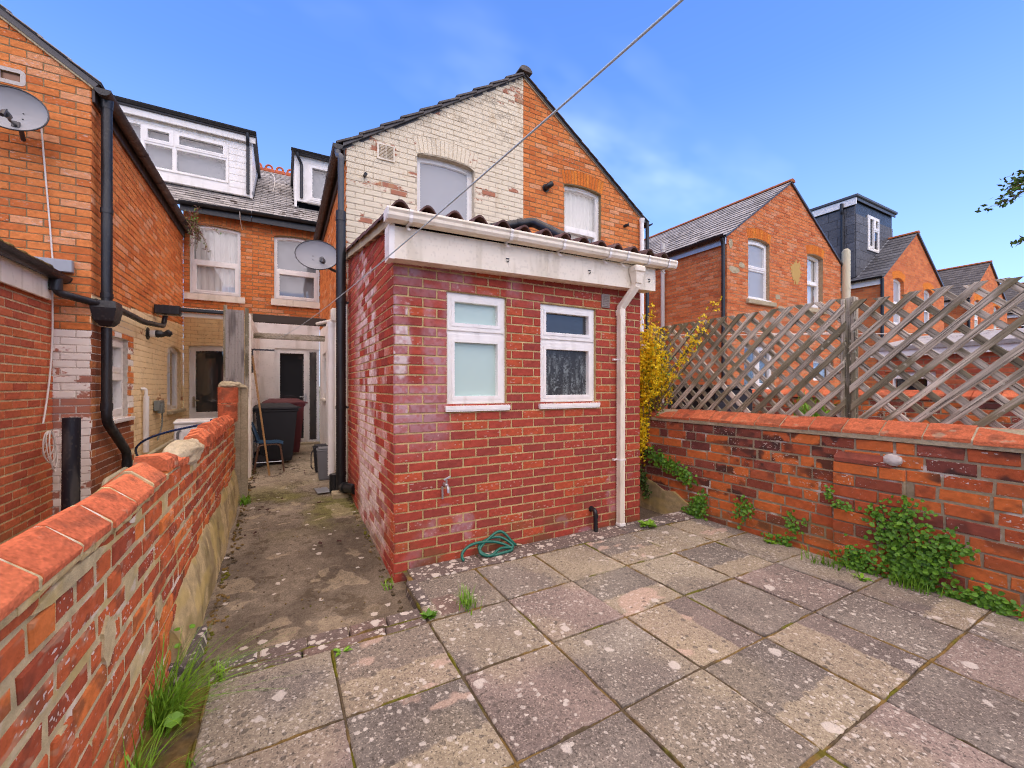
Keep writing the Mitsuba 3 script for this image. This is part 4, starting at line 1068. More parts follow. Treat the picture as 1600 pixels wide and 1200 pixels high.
# ---- own house: cream half of the pair
OW = thing('terrace_house', 'terrace house with a cream painted peeling gable end and a small white dormer', 'house')
fr = Frame('front', 5.66)
full = gable(.70, 3.33, 5.96, 0, 4.49, 6.33, 4.56)
wc = arched(1.625, 2.485, 3.70, 4.62, .04)
cg = full.intersection(sbox(.70, 0, 3.33, 9)).difference(wc)
gw = wall_slab(OW, 'cream_gable_wall', fr, cg, 6, ends=(.014, 0))
ap = arch_bricks(gw, fr, 1.61, 2.50, 4.625, .05, .23, 15, 0, bsdf='painted_brick')
courses(gw, fr, cg.intersection(sbox(.7, 2.45, 3.33, 9)).difference(ap), 0, bsdf='painted_brick', s0=.70, jit=.002, proud=.0025, bev=.004, seed=71)
window(OW, fr, 1.625, 2.485, 3.70, 4.62, rise=.04, rec=.10, fw=.065, lights=[(0, 1, 0, 1, False)], glass='frost_grey', sill=(.0, .04, .0, 'dirty_white'))
part(OW, 'vent_grille', join([extrude(sbox(1.085, 4.405, 1.315, 4.62).difference(sbox(1.105, 4.425, 1.295, 4.60)), fr, 0, .018), extrude(sbox(1.195, 4.425, 1.205, 4.60), fr, 0, .016), extrude(sbox(1.10, 4.42, 1.30, 4.605), fr, 0, .003)] + [obox([1.2, 5.648, 4.437 + .0185 * k], [.094, 0, 0], [0, .006, .005], [0, -.0012, .0016], .0005) for k in range(9)]), 'dirty_white')
part(OW, 'pipe_stub', tube([[.93, 5.66, 4.14], [.93, 5.58, 4.13]], .022, 8), 'black_plastic')
fr = Frame('left', .70)
sup, slo = Polygon([(-10, 2.62), (-5.66, 2.45), (-5.66, 4.46), (-10, 4.46)]), Polygon([(-10, -.1), (-5.66, -.1), (-5.66, 2.45), (-10, 2.62)])
w_ = wall_slab(OW, 'side_wall', fr, sup, 1, ends=(0, .014)); courses(w_, fr, sup, 1, s0=-5.66, seed=72)
wop = sbox(-9.3, 1.15, -8.55, 2.05)
part(OW, 'white_side_wall', extrude(slo.difference(wop).intersection(sbox(-9.99, -1, -5.68, 9)), fr, -.2, -.004), 'white_wall')
window(OW, fr, -9.3, -8.55, 1.15, 2.05, rec=.05, lights=[(0, 1, 0, 1, True)], back='grey_room', sill=(.04, .03, .05, 'dirty_white'))
main_half(OW, -.56, .70, (-.17, .69, 3.22, 4.54), .045, 8, None, 73, None)
window(OW, fm, -.17, .69, 3.22, 4.54, rise=.045, rec=.07, fw=.05, lights=[(0, 1, 0, .46, True), (0, 1, .46, 1, False)], back='lilac_blind', sill=(.055, .12, .06, 'dirty_white'))
dop = sbox(-.16, .165, .735, 2.20)
part(OW, 'white_back_wall', extrude(sbox(-.56, -.05, .70, 2.80).difference(dop), fm, -.2, -.004), 'white_wall')
window(OW, fm, -.16, .70, .165, 2.20, rec=.06, fw=.05, lights=[(0, .76, 0, .405, True), (0, .76, .405, 1, True), (.76, 1, 0, 1, False)], back='dark_room', label='white glazed back door at the end of the passage')
part(OW, 'door_handle', join([bx(.405, .435, 9.95, 10.03, 1.0, 1.24, .005), tube([[.42, 9.95, 1.17], [.31, 9.94, 1.17]], .012, 8)]), 'galvanised')
part(OW, 'door_step', bx(-.2, .70, 9.86, 10.02, .10, .19, .01), 'cement')
sv = np.array([2.63, 0, 1.84]) / np.linalg.norm([2.63, 0, 1.84])
slates(OW, (.60, 5.585, 4.43), Y, sv, 15, 10, .30, .325, 1, thick=.022, lift=.034, seed=74, part_name='roof_tile')
part(OW, 'roof_plane', quad_prism([[.62, 5.66, 4.435], [.62, 10.3, 4.435], [3.33, 10.3, 6.33], [3.33, 5.66, 6.33]], .05), 'metal_dark')
part(OW, 'verge', extrude(Polygon([(.66, 4.43), (3.33, 6.30), (3.33, 6.335), (.66, 4.472)]), Frame('front', 5.66), -.01, .05), 'metal_dark')
ridge(OW, 3.33, 6.33, 5.57, 9.9)
part(OW, 'gutter', half_round((.60, 5.60, 4.43), (.60, 10.0, 4.40), .060), 'brown_gutter', smooth=40)
part(OW, 'gutter', stop_end((.60, 5.60, 4.43), (0, -1, 0), .06), 'black_plastic')
for y in (6.5, 7.4, 8.3, 9.2): part(OW, 'gutter_joint', half_round((.60, y, 4.425), (.60, y + .05, 4.425), .067), 'brown_gutter', smooth=40)
part(OW, 'eaves_board', bx(.672, .696, 5.66, 9.99, 4.27, 4.44, .003), 'brown_gutter')
part(OW, 'soil_pipe', tube([[.615, 5.42, .14], [.615, 5.42, 3.42]], .056, 14), 'black_plastic', smooth=40)
part(OW, 'soil_pipe', join([tube([[.615, 5.42, 3.40], [.615, 5.42, 3.52]], [.062, .058], 14)] + [tube([[.615, 5.42, z], [.615, 5.42, z + .035]], .063, 14) for z in (2.40, 1.12, .32)] + [obox([.665, 5.43, z + .017], [.04, 0, 0], [0, .012, 0], [0, 0, .012], .002) for z in (2.40, 1.12)]), 'black_plastic', smooth=40)
part(OW, 'downpipe', tube(bend([[.60, 5.64, 4.38], [.60, 5.60, 4.28], [.615, 5.42, 4.20], [.615, 5.42, 3.46]], .06), .036, 12), plain('pipe_slate', (.052, .058, .068), .45, .5) or 'pipe_slate', smooth=40)
part(OW, 'soil_pipe', join([tube(bend([[.615, 5.42, .20], [.625, 5.40, .17], [.73, 5.10, .20]], .05), .056, 14), tube([[.645, 5.34, .175], [.66, 5.30, .18]], .066, 14), tube([[.73, 5.10, .195], [.735, 5.09, .196]], .06, 14), tube([[.56, 5.60, .08], [.56, 5.60, .30]], .06, 12)]), 'black_plastic', smooth=40)
part(OW, 'drain_surround', bx(.52, .70, 5.35, 5.6, .02, .105, .01), 'cement')
part(OW, 'waste_pipe', join([tube([[.555, 5.95, .22], [.555, 5.95, 2.18]], .042, 12), tube([[.555, 5.95, 2.18], [.555, 5.95, 2.24]], .05, 12)]), 'white_pvc', smooth=40)
part(OW, 'waste_pipe', join([tube(bend([[.70, 5.9, 2.27], [.58, 5.9, 2.26], [.40, 6.2, 2.24]], .05), .022, 8), bx(.545, .66, 5.86, 5.97, 2.24, 2.42, .02)]), 'dirty_white', smooth=40)
main_roof(OW, -.56, 10, 75, lambda s, t: up_(t) > 10.62 and -.56 + s > .20)
part(OW, 'roof_deck', quad_prism([[-.555, 9.82, 4.855], [3.33, 9.82, 4.855], [3.33, 13.2, 7.28], [-.555, 13.2, 7.28]], .05), 'metal_dark')
part(OW, 'eaves_gutter', half_round((-.555, 9.75, 4.875), (.66, 9.75, 4.89), .058), 'black_plastic', smooth=40)
part(OW, 'eaves_board', bx(-.556, .66, 9.815, 9.835, 4.70, 4.87, .003), 'black_plastic')
for k in range(12):
    c = np.array([-1.9 + k * .26, 13.2, 7.33]); rg = trimesh.creation.torus(.075, .026, 16, 8); v = rg.vertices @ np.array([[1, 0, 0], [0, 0, 1], [0, 1, 0]]).T
    part(OW, 'ridge_tile', join([trimesh.Trimesh(v + c + [0, 0, .07], rg.faces[:, ::-1], process=False), bx(c[0] - .128, c[0] + .128, 13.08, 13.32, 7.24, 7.345, .02)]), 'brick', uv=(7.4, .3))
d2 = sbox(.22, 5.58, 2.2, 6.60).difference(sbox(.48, 5.60, 1.15, 6.48))
dm2 = part(OW, 'dormer', extrude(d2, fd, -.06, 0), 'white_pvc', label='small white dormer half hidden by the cream gable')
window(OW, fd, .48, 1.15, 5.60, 6.48, rec=-.01, fw=.05, lights=[(0, 1, 0, 1, True)], back='lilac_blind')
part(dm2, 'dormer_cheek', extrude(Polygon([(-10.5, 5.44), (-10.5, 6.62), (-12.1, 6.62), (-10.62, 5.46)][::-1]), Frame('left', .22), -.05, 0), 'white_pvc')
part(dm2, 'dormer_roof', bx(.16, 2.3, 10.38, 12.6, 6.60, 6.66, .01), 'metal_dark')
part(dm2, 'dormer_gutter', half_round((.15, 10.36, 6.655), (2.3, 10.36, 6.66), .05), 'black_plastic', smooth=40)
part(dm2, 'dormer_downpipe', tube(bend([[.27, 10.36, 6.60], [.29, 10.38, 6.50], [.36, 10.46, 6.40], [.36, 10.46, 5.64]], .05), .032, 10), 'black_plastic', smooth=40)

# ---- the orange half of the pair
OH = thing('terrace_house', 'right half of the gabled pair in bare orange brick above the extension', 'house')
fr = Frame('front', 5.66)
wo = arched(4.13, 4.93, 3.30, 4.79, .035)
og = full.intersection(sbox(3.33, 0, 6, 9)).difference(wo)
gw = wall_slab(OH, 'gable_wall', fr, og, 1, ends=(0, .014))
ap = arch_bricks(gw, fr, 4.11, 4.95, 4.795, .045, .23, 14, 8)
courses(gw, fr, og.intersection(sbox(3.3, 2.4, 6, 9)).difference(ap), 1, s0=3.33, jit=.002, seed=81)
window(OH, fr, 4.13, 4.93, 3.30, 4.79, rise=.035, rec=.08, fw=.055, lights=[(0, 1, 0, .53, True), (0, 1, .53, 1, False)], back='curtain', vent=True)
part(OH, 'side_wall', extrude(sbox(5.68, 0, 10, 4.5), Frame('right', 5.96), -.2, -.002), 'far_brick')
sv = np.array([-2.63, 0, 1.77]) / np.linalg.norm([2.63, 0, 1.77])
slates(OH, (6.06, 5.60, 4.49), Y, sv, 18, 15, .25, .215, 1, thick=.008, seed=82)
part(OH, 'roof_plane', quad_prism([[6.04, 5.63, 4.495], [6.04, 10.3, 4.495], [3.33, 10.3, 6.325], [3.33, 5.63, 6.325]], .04), 'metal_dark')
part(OH, 'roof_deck', quad_prism([[3.335, 9.82, 4.855], [7.18, 9.82, 4.855], [7.18, 13.2, 7.28], [3.335, 13.2, 7.28]], .05), 'metal_dark')
part(OH, 'verge', extrude(Polygon([(5.98, 4.555), (5.90, 4.535), (3.34, 6.25), (3.34, 6.325)]), fr, -.01, .02), 'cement')
part(OH, 'main_wall', bx(5.96, 7.18, 10.0, 10.2, 0, 4.86), 'far_brick')
for (x, z, l) in ((3.75, 4.63, .10), (5.47, 4.33, .12)):
    part(OH, 'pipe_stub', join([tube(bend([[x, 5.66, z], [x, 5.58, z], [x + .06, 5.56, z + .05]], .03), .045, 10), tube([[x, 5.66, z], [x, 5.65, z]], .065, 12)]) if l == .10 else tube([[x, 5.66, z], [x + .04, 5.58, z + .01]], .03, 8), 'black_plastic', smooth=40)
part(OH, 'downpipe', join([tube([[5.86, 5.60, 2.4], [5.86, 5.60, 4.50]], .040, 12), tube([[5.86, 5.60, 3.62], [5.86, 5.60, 3.70]], .047, 12), tube([[5.86, 5.60, 4.44], [5.86, 5.60, 4.52]], [.042, .055], 12)]), 'white_pvc', smooth=40)
part(OH, 'waste_pipe', tube([[6.00, 5.60, .3], [6.00, 5.60, 4.48]], .034, 10), 'black_plastic', smooth=40)
part(OH, 'gutter', half_round((6.09, 5.60, 4.50), (6.09, 10, 4.48), .06), 'black_plastic', smooth=40)

# ---- first pair beyond the trellis
FP = thing('terrace_house', 'gabled orange brick house straight behind the first trellis panel with two white upper windows', 'house')
fr = Frame('front', 5.66)
fg = gable(8.50, 11.02, 13.55, 0, 4.73, 6.47, 4.82)
wa, wb = arched(9.27, 10.12, 3.42, 4.76, .05), arched(11.80, 12.60, 3.45, 4.79, .05)
wl, wl2 = sbox(9.12, 1.36, 10.32, 2.34), sbox(12.1, 1.55, 13.15, 2.08)
gwp = fg.difference(shapely.union_all([wa, wb, wl, wl2]))
gw = wall_slab(FP, 'gable_wall', fr, gwp, 5)
a1, a2 = arch_bricks(gw, fr, 9.25, 10.14, 4.765, .055, .23, 14, 8), arch_bricks(gw, fr, 11.78, 12.62, 4.795, .055, .23, 14, 8)
courses(gw, fr, gwp.difference(a1).difference(a2), 5, s0=8.50, jit=.003, proud=.004, seed=91)
window(FP, fr, 9.27, 10.12, 3.42, 4.76, rise=.05, rec=.09, fw=.06, lights=[(0, 1, 0, .50, False), (0, 1, .50, 1, True)], back='grey_room', glass='frost_grey', sill=(.03, .03, .02, 'white_pvc'))
part(FP, 'stone_sill', bx(9.18, 10.30, 5.59, 5.70, 3.28, 3.385, .012), 'cement'); part(FP, 'stone_sill', bx(11.72, 12.70, 5.59, 5.70, 3.31, 3.42, .012), 'cement')
window(FP, fr, 11.80, 12.60, 3.45, 4.79, rise=.05, rec=.12, fw=.06, lights=[(0, 1, 0, .50, True), (0, 1, .50, 1, False)], back='curtain')
window(FP, fr, 9.12, 10.32, 1.36, 2.34, rec=.08, fw=.06, lights=[(0, .5, 0, 1, False), (.5, 1, 0, 1, True)], back='dark_room', sill=(.04, .05, .05, 'white_pvc'))
window(FP, fr, 12.1, 13.15, 1.55, 2.08, rec=.08, fw=.06, lights=[(0, 1, 0, 1, False)], back='grey_room')
pl = Polygon([(11.26 + .24 * math.cos(t) * r_.uniform(.6, 1.25), 4.28 + .30 * math.sin(t) * r_.uniform(.65, 1.2)) for t in np.linspace(0, 6.1, 46)])
part(FP, 'cement_patch', extrude(pl, fr, -.01, .006), plain('yellow_stain', (.48, .31, .11), .95, .1) or 'yellow_stain')
for (cx, cz, a, b) in ((8.75, 3.98, .18, .08), (9.02, 4.12, .12, .06), (10.45, 3.55, .12, .06), (8.62, 4.55, .07, .10), (10.6, 3.3, .14, .05)):
    pl = Polygon([(cx + a * math.cos(t) * r_.uniform(.8, 1.2), cz + b * math.sin(t) * r_.uniform(.8, 1.2)) for t in np.linspace(0, 6.0, 12)]); part(FP, 'cement_patch', extrude(pl, fr, -.01, .005), 'cement')
fs = Frame('left', 8.50); sp = sbox(-10, 0, -5.66, 4.68)
w_ = wall_slab(FP, 'side_wall', fs, sp, 5); courses(w_, fs, sp, 5, s0=-5.66, jit=.003, proud=.004, seed=92)
sv = np.array([2.52, 0, 1.74]) / np.linalg.norm([2.52, 0, 1.74])
slates(FP, (8.40, 5.61, 4.67), Y, sv, 21, 14, .25, .222, 0, thick=.010, lift=.022, gap=.008, seed=93)
part(FP, 'roof_plane', quad_prism([[8.42, 5.64, 4.68], [8.42, 11, 4.68], [11.02, 11, 6.475], [11.02, 5.64, 6.475]], .04), 'metal_dark')
part(FP, 'roof_plane', quad_prism([[13.63, 5.62, 4.77], [13.63, 11, 4.77], [11.025, 11, 6.475], [11.025, 5.62, 6.475]], .05), 'metal_dark')
ridge(FP, 11.02, 6.45, 5.60, 10.9, r=.10, pal=('brick', 6.6))
part(FP, 'gutter', half_round((8.36, 5.62, 4.69), (8.36, 10, 4.70), .06), 'black_plastic', smooth=40)
part(FP, 'eaves_board', bx(8.44, 8.47, 5.66, 10, 4.50, 4.67, .003), 'galvanised')
part(FP, 'downpipe', tube(bend([[8.36, 5.70, 4.63], [8.42, 5.70, 4.50], [8.42, 5.70, 0.1]], .05), .038, 10), 'black_plastic', smooth=40)
part(FP, 'waste_pipe', join([tube([[8.40, 7.33, .3], [8.40, 7.33, 4.95]], .050, 10), tube([[8.40, 7.33, 4.84], [8.40, 7.33, 5.0]], .062, 10), tube([[8.40, 7.33, 4.45], [8.40, 7.33, 4.56]], .058, 10)]), plain('pipe_pale', (.52, .51, .49), .5) or 'pipe_pale', smooth=40)
part(FP, 'vent_pipe', join([tube([[13.66, 5.58, .3], [13.66, 5.58, 5.14], [13.66, 5.58, 5.20]], [.10, .10, .05], 12), tube([[13.66, 5.58, 4.08], [13.66, 5.58, 4.16]], .11, 12)]), 'cream_pipe', smooth=40)
part(FP, 'main_wall', bx(7.18, 8.5, 10.0, 10.2, 0, 4.86), 'far_brick'); part(FP, 'roof_deck', quad_prism([[7.19, 9.82, 4.855], [14.88, 9.82, 4.855], [14.88, 13.2, 7.28], [7.19, 13.2, 7.28]], .05), 'metal_dark')
part(FP, 'upper_cable', tube(spline([[9.0, 5.63, 2.62], [10.5, 5.60, 2.66], [13.6, 5.6, 2.92]], 12), .010, 5), 'cable_white')

# ---- further pairs
def far_pair(n, dx, dz, label, dark, wins):
    H = thing('terrace_house', label, 'house')
    fr = Frame('front', 5.66); x0, xa, x1 = 8.5 + dx, 11.05 + dx, 13.55 + dx
    g = gable(x0, xa, x1, 0, 4.72 + dz, 6.50 + dz, 4.82 + dz); ops = [arched(*w, .10) for w in wins]
    gw = part(H, 'gable_wall', extrude(g.difference(shapely.union_all(ops)), fr, -.2, 0), 'far_brick')
    for w in wins:
        arch = arch_quads(w[0] - .02, w[1] + .02, w[3] + .005, .10, .23, 12)
        part(gw, 'window_arch', join([prism(np.array(q), fr, -.02, .006, .003) for q in arch]), 'brick', uv=(8.5, .4))
        window(H, fr, *w, rise=.10, rec=.10, fw=.07, lights=[(0, 1, 0, .5, True), (0, 1, .5, 1, False)], glass='frost_grey' if dark else 'mint_glass')
    part(H, 'side_wall', extrude(sbox(-10, 0, -5.68, 4.7 + dz), Frame('left', x0), -.2, -.004), 'far_brick')
    sv = np.array([2.55, 0, 1.78]) / np.linalg.norm([2.55, 0, 1.78])
    slates(H, (x0 - .1, 5.61, 4.66 + dz), Y, sv, 18 if not dark else 10, 14, .25, .222, 3 if dark else 1, seed=100 + n, lift=.016)
    part(H, 'roof_plane', quad_prism([[x0 - .08, 5.64, 4.67 + dz], [x0 - .08, 11, 4.67 + dz], [xa, 11, 6.505 + dz], [xa, 5.64, 6.505 + dz]], .04), 'metal_dark')
    part(H, 'roof_plane', quad_prism([[x1 + .08, 5.60, 4.77 + dz], [x1 + .08, 11, 4.77 + dz], [xa + .005, 11, 6.505 + dz], [xa + .005, 5.60, 6.505 + dz]], .07), 'metal_dark')
    ridge(H, xa, 6.48 + dz, 5.60, 6.4 if dark else 10.9, r=.10, pal=('brick', 6.6), n=.40)
    part(H, 'gutter', half_round((x0 - .14, 5.62, 4.69 + dz), (x0 - .14, 10, 4.69 + dz), .06), 'black_plastic', smooth=40)
    part(H, 'eaves_board', bx(x0 - .06, x0 - .03, 5.66, 10, 4.46 + dz, 4.66 + dz, .003), 'white_pvc')
    part(H, 'downpipe', tube([[x0 - .08, 5.66, .1], [x0 - .08, 5.66, 4.62 + dz]], .045, 10), 'black_plastic', smooth=40)
    part(H, 'main_wall', bx(x0 - 1.3, x1 + 1.3, 10, 10.2, 0, 4.86), 'far_brick')
    part(H, 'main_roof', quad_prism([[x0 - 1.3, 9.8, 4.86], [x1 + 1.3, 9.8, 4.86], [x1 + 1.3, 13.2, 7.3], [x0 - 1.3, 13.2, 7.3]], .06), 'metal_dark')
    return H
F3 = far_pair(0, 7.72, .10, 'gabled orange brick house with a black slate hung box dormer behind the second trellis panel', True, [(16.95, 17.75, 3.35, 4.78), (19.4, 20.2, 3.4, 4.70)])
bd = part(F3, 'box_dormer', join([bx(16.34, 19.1, 6.42, 11, 4.95, 7.50, .01)]), 'black_plastic', label='box dormer clad in black slates')
fb = Frame('front', 6.41); op = sbox(17.15, 6.02, 18.0, 7.15)
r2 = np.random.default_rng(3)
def hung(face, s0, s1, z0, z1, lu, lz, hole=None):
    nz = int((z1 - z0) / lz)
    for j in range(nz):
        s = s0 - (lu * .5 if j % 2 else 0)
        while s < s1:
            rect = sbox(max(s + .006, s0), z0 + j * lz + .006, min(s + lu - .006, s1), z0 + (j + 1) * lz)
            if hole is not None: rect = rect.difference(hole)
            for g in getattr(rect, 'geoms', [rect]):
                if g.area > .004:
                    q = np.array(shapely.geometry.polygon.orient(g).exterior.coords)[:-1]; v, f = prism(q, face, -.01, .010 + r2.uniform(0, .005), .003); part(bd, 'hung_slate', (v, f), 'roof_slate', uv=(3 + r2.uniform(.3, .95), .5))
            s += lu
hung(fb, 16.34, 19.1, 5.0, 7.28, .52, .29, op)
hung(Frame('left', 16.33), -9.0, -6.43, 4.95, 7.30, .52, .29)
window(F3, fb, 17.15, 18.0, 6.02, 7.15, rec=-.02, fw=.06, lights=[(0, .55, 0, 1, True), (.55, 1, 0, .62, False), (.55, 1, .62, 1, True)], back='curtain', sill=(.06, .05, .06, 'white_pvc'))
part(bd, 'dormer_roof', bx(16.22, 19.25, 6.30, 11, 7.54, 7.64, .02), 'pipe_slate')
part(bd, 'dormer_fascia', bx(16.26, 16.30, 6.36, 11, 7.32, 7.55, .004), 'white_pvc')
part(bd, 'dormer_fascia', bx(16.30, 19.2, 6.35, 6.38, 7.44, 7.55, .004), 'pipe_slate')
part(bd, 'dormer_downpipe', tube(bend([[16.22, 6.75, 7.45], [16.22, 6.75, 7.2], [16.27, 6.75, 7.1], [16.27, 6.75, 4.9]], .08), .05, 10), 'black_plastic', smooth=40)
part(bd, 'lead_flashing', obox([17.6, 6.38, 5.74], [1.2, 0, .84], [0, .03, 0], [-.03, 0, .043], .002), 'lead')
far_pair(1, 15.5, .24, 'distant gabled brick house seen over the trellis left of the right edge', False, [(24.6, 25.4, 3.5, 4.85), (27.1, 27.9, 3.5, 4.85)])
far_pair(2, 23.2, .34, 'farthest gabled brick house with only its dark roof slope showing at the right edge', False, [(32.3, 33.1, 3.5, 4.85)])
# neighbours' garden features beyond the trellis
BE = thing('brick_extension', 'low brick outbuilding with a white fascia behind the second trellis panel', 'extension')
fo = Frame('left', 8.50); oo = sbox(-2.95, .2, -2.35, 1.62)
po = sbox(-3.05, 0, 2.0, 1.95).difference(oo)
w_ = wall_slab(BE, 'side_wall', fo, po, 5); courses(w_, fo, po, 4, s0=-3.05, seed=96)
part(BE, 'fascia', bx(8.40, 8.44, -2.0, 3.1, 1.86, 1.99, .004), 'white_pvc'); part(BE, 'roof', quad_prism([[8.36, -2.0, 2.02], [8.36, 3.15, 2.02], [10.6, 3.15, 2.35], [10.6, -2.0, 2.35]], .06), 'roof_slate', uv=(.6, .5))
part(BE, 'back_wall', bx(8.52, 10.5, 2.86, 3.05, 0, 1.95), 'far_brick')
window(BE, fo, -2.95, -2.35, .9, 1.62, rec=.06, lights=[(0, 1, 0, 1, True)], back='dark_room')
part(BE, 'opening_panel', extrude(sbox(-2.95, .2, -2.35, .88), fo, -.12, -.06), 'white_pvc')
FW = thing('garden_wall', 'far garden wall with orange coping seen through the trellis', 'wall')
ff = Frame('left', 7.20); pw = sbox(-5.6, 0, 2.0, 1.22)
w_ = wall_slab(FW, 'masonry', ff, pw, 2); courses(w_, ff, pw, 2, headers=.2, jit=.004, proud=.005, joint=.013, seed=97, palfn=rwp)
y = -2.0
while y < 5.5:
    part(FW, 'coping_brick', hull(np.array([[x, yy, z] for yy in (y + .004, y + .226) for x, z in ((7.17, 1.225), (7.17, 1.27), (7.30, 1.345), (7.43, 1.25), (7.43, 1.225))])), 'brick', uv=(7 + r_.random() * .9, r_.random() * .8)); y += .23

# ---- left neighbour's own lean-to
NE = thing('brick_extension', 'red brown brick lean-to at the left edge with pale mortar and a black gutter', 'extension')
fr = Frame('right', -1.95)
np_ = sbox(0.5, -.1, 5.655, 2.24)
w_ = wall_slab(NE, 'side_wall', fr, np_, 4); courses(w_, fr, np_, 4, s0=5.655, jit=.0015, proud=.002, joint=.0145, seed=111)
part(NE, 'fascia', bx(-1.93, -1.905, .5, 5.50, 2.20, 2.42, .004), 'dirty_white')
part(NE, 'gutter', half_round((-1.86, .5, 2.455), (-1.86, 5.60, 2.445), .062), 'black_plastic', smooth=40)
part(NE, 'gutter', stop_end((-1.86, 5.60, 2.445), (0, 1, 0), .062), 'black_plastic')
part(NE, 'roof', quad_prism([[-1.88, .5, 2.50], [-1.88, 5.64, 2.50], [-4.0, 5.64, 3.0], [-4.0, .5, 3.0]], .06), 'roof_slate', uv=(2.3, .5))
ms = [trimesh.Trimesh(ico3.vertices * [.03, .05, .018] * r_.uniform(.6, 1.3) + [-1.90, y, 2.50], ico3.faces, process=False) for y in np.arange(3.5, 5.5, .07)]
part(NE, 'moss', join(ms), 'moss_bed', smooth=True, kind='stuff')
part(NE, 'lead_flashing', join([bx(-2.2, -1.80, 5.60, 5.655, 2.50, 2.62, .006)]), 'lead')
part(NE, 'downpipe', join([tube(bend([[-1.86, 5.45, 2.42], [-1.86, 5.45, 2.27], [-1.60, 5.72, 2.22]], .06), .036, 12), tube([[-1.86, 5.45, 2.40], [-1.86, 5.45, 2.29]], .047, 12), tube([[-1.66, 5.66, 2.232], [-1.61, 5.71, 2.222]], .044, 12)]), 'black_plastic', smooth=40)
PI = thing('plastic_pipe', 'thick black plastic pipe leaning upright behind the left garden wall', 'pipe')
textured('pipe_blueblack', grime((.010, .011, .018), (.09, .085, .08), .6), .5, .45)
th = np.linspace(0, 2 * np.pi, 24, endpoint=False); m = trimesh.creation.annulus(.050, .058, 1.07, sections=28); m.apply_transform(trimesh.transformations.rotation_matrix(.02, [1, .6, 0])); m.apply_translation([-1.61, 4.99, .585]); put(PI, m, 'pipe_blueblack', smooth=40)
CC = thing('cable_coil', 'coil of white cable hanging on the corner of the left house', 'cable')
pts = [[-1.92, 5.54, 2.4], [-1.925, 5.50, 1.4], [-1.92, 5.38, 1.05]]
part(CC, 'tail', tube(spline(pts, 20), .008, 6), 'cable_white', smooth=True)
for k in range(5):
    th = np.linspace(0, 2 * np.pi, 26); part(CC, 'loop', tube([[-1.88 + .02 * math.sin(t + k) + .010 * k, 5.33 + .012 * (k % 2) + (.040 + .013 * k) * math.cos(t), .88 - .020 * k + (.10 + .022 * k) * math.sin(t)] for t in th], .005, 5), 'cable_white', smooth=True)

# ------------------------------------------------------------------ passage: canopy, partition, post and what stands there
CA = thing('timber_canopy', 'rough timber canopy across the far end of the passage', 'canopy')
part(CA, 'front_beam', bx(-.50, .66, 7.95, 8.03, 2.45, 2.58, .006), plain('stained_wood', (.075, .060, .05), .8, .2) or 'stained_wood')
part(CA, 'front_beam', bx(-.50, .64, 7.90, 7.99, 2.18, 2.27, .006), 'weathered_wood', uv=(3.5, .55))
part(CA, 'post', bx(-.505, -.43, 7.82, 7.90, .05, 2.56, .006), 'weathered_wood', uv=(2.5, .6))
CN = thing('lean_to_canopy', 'thin flat canopy with a black gutter over the left back door', 'canopy')
part(CN, 'roof_sheet', (np.array([[-1.66, 7.98, 2.60], [-.66, 7.98, 2.60], [-.66, 9.98, 2.84], [-1.66, 9.98, 2.84]]), [[0, 1, 2], [0, 2, 3]]), 'clear_sheet')
part(CN, 'gutter', join([bx(-1.66, -.66, 7.90, 7.98, 2.53, 2.585, .01)]), 'black_plastic')
part(CN, 'gutter_box', bx(-1.66, -1.36, 7.85, 8.0, 2.47, 2.60, .008), 'black_plastic')
part(CN, 'trim', bx(-1.66, -.66, 7.985, 8.0, 2.46, 2.525, .003), 'dirty_white')
PT = thing('boarded_partition', 'white boarded partition with a corrugated end standing along the left of the passage', 'partition')
for k in range(17):
    part(PT, 'board', bx(-.445, -.425 + r_.uniform(0, .004), 7.02, 9.98, .10 + k * .138, .10 + k * .138 + .132, .004), 'white_wall')
part(PT, 'end_post', bx(-.455, -.40, 6.96, 7.02, .03, 2.42, .005), 'dirty_white')
part(PT, 'timber_upright', bx(-.475, -.43, 6.93, 6.985, 1.25, 2.50, .006), 'weathered_wood', uv=(2.5, .3))
def corrugated(x0, x1, y, z0, z1, n, amp=.014):
    q = np.linspace(0, 1, n * 8 + 1); x = x0 + q * (x1 - x0); yy = y + amp * np.sin(q * n * 2 * np.pi); k = len(q)
    v = np.vstack([np.c_[x, yy + o, np.full(k, z)] for o in (0, .004) for z in (z0, z1)]); f = []
    for j in range(k - 1):
        a, b = j, k + j; c, d = 2 * k + j, 3 * k + j; f += [[a, a + 1, b + 1], [a, b + 1, b], [c, d + 1, c + 1], [c, d, d + 1]]
    return trimesh.Trimesh(v, f, process=False)
part(PT, 'corrugated_sheet', corrugated(-.70, -.48, 6.92, 1.36, 2.46, 3), 'grime_sheet' if 'grime_sheet' in scene else (textured('grime_sheet', grime((.34, .31, .28), (.15, .13, .12), .9), .5, .4, two=True) or 'grime_sheet'), smooth=40)
part(PT, 'timber_upright', bx(-.725, -.685, 6.93, 6.99, 1.1, 2.52, .006), 'weathered_wood', uv=(2.5, .5))
part(PT, 'shelf_bracket', join([bx(-.424, -.12, 7.40, 7.43, 1.94, 1.965, .002), bx(-.424, -.40, 7.40, 7.43, 1.60, 1.965, .002)]), 'metal_dark')
PO = thing('concrete_post', 'weathered concrete post at the far end of the left garden wall', 'post')
part(PO, 'shaft', join([bx(-.535, -.440, 5.80, 5.90, -.05, 1.40, .01), bx(-.447, -.372, 5.82, 5.92, -.05, 1.38, .012)]), 'cement')
part(PO, 'cap', hull(np.array([[x, y, z] for x in (-.53, -.375) for y in (5.79, 5.93) for z in (1.38,)] + [[-.48, 5.86, 1.45], [-.45, 5.82, 1.44]])), 'cement')


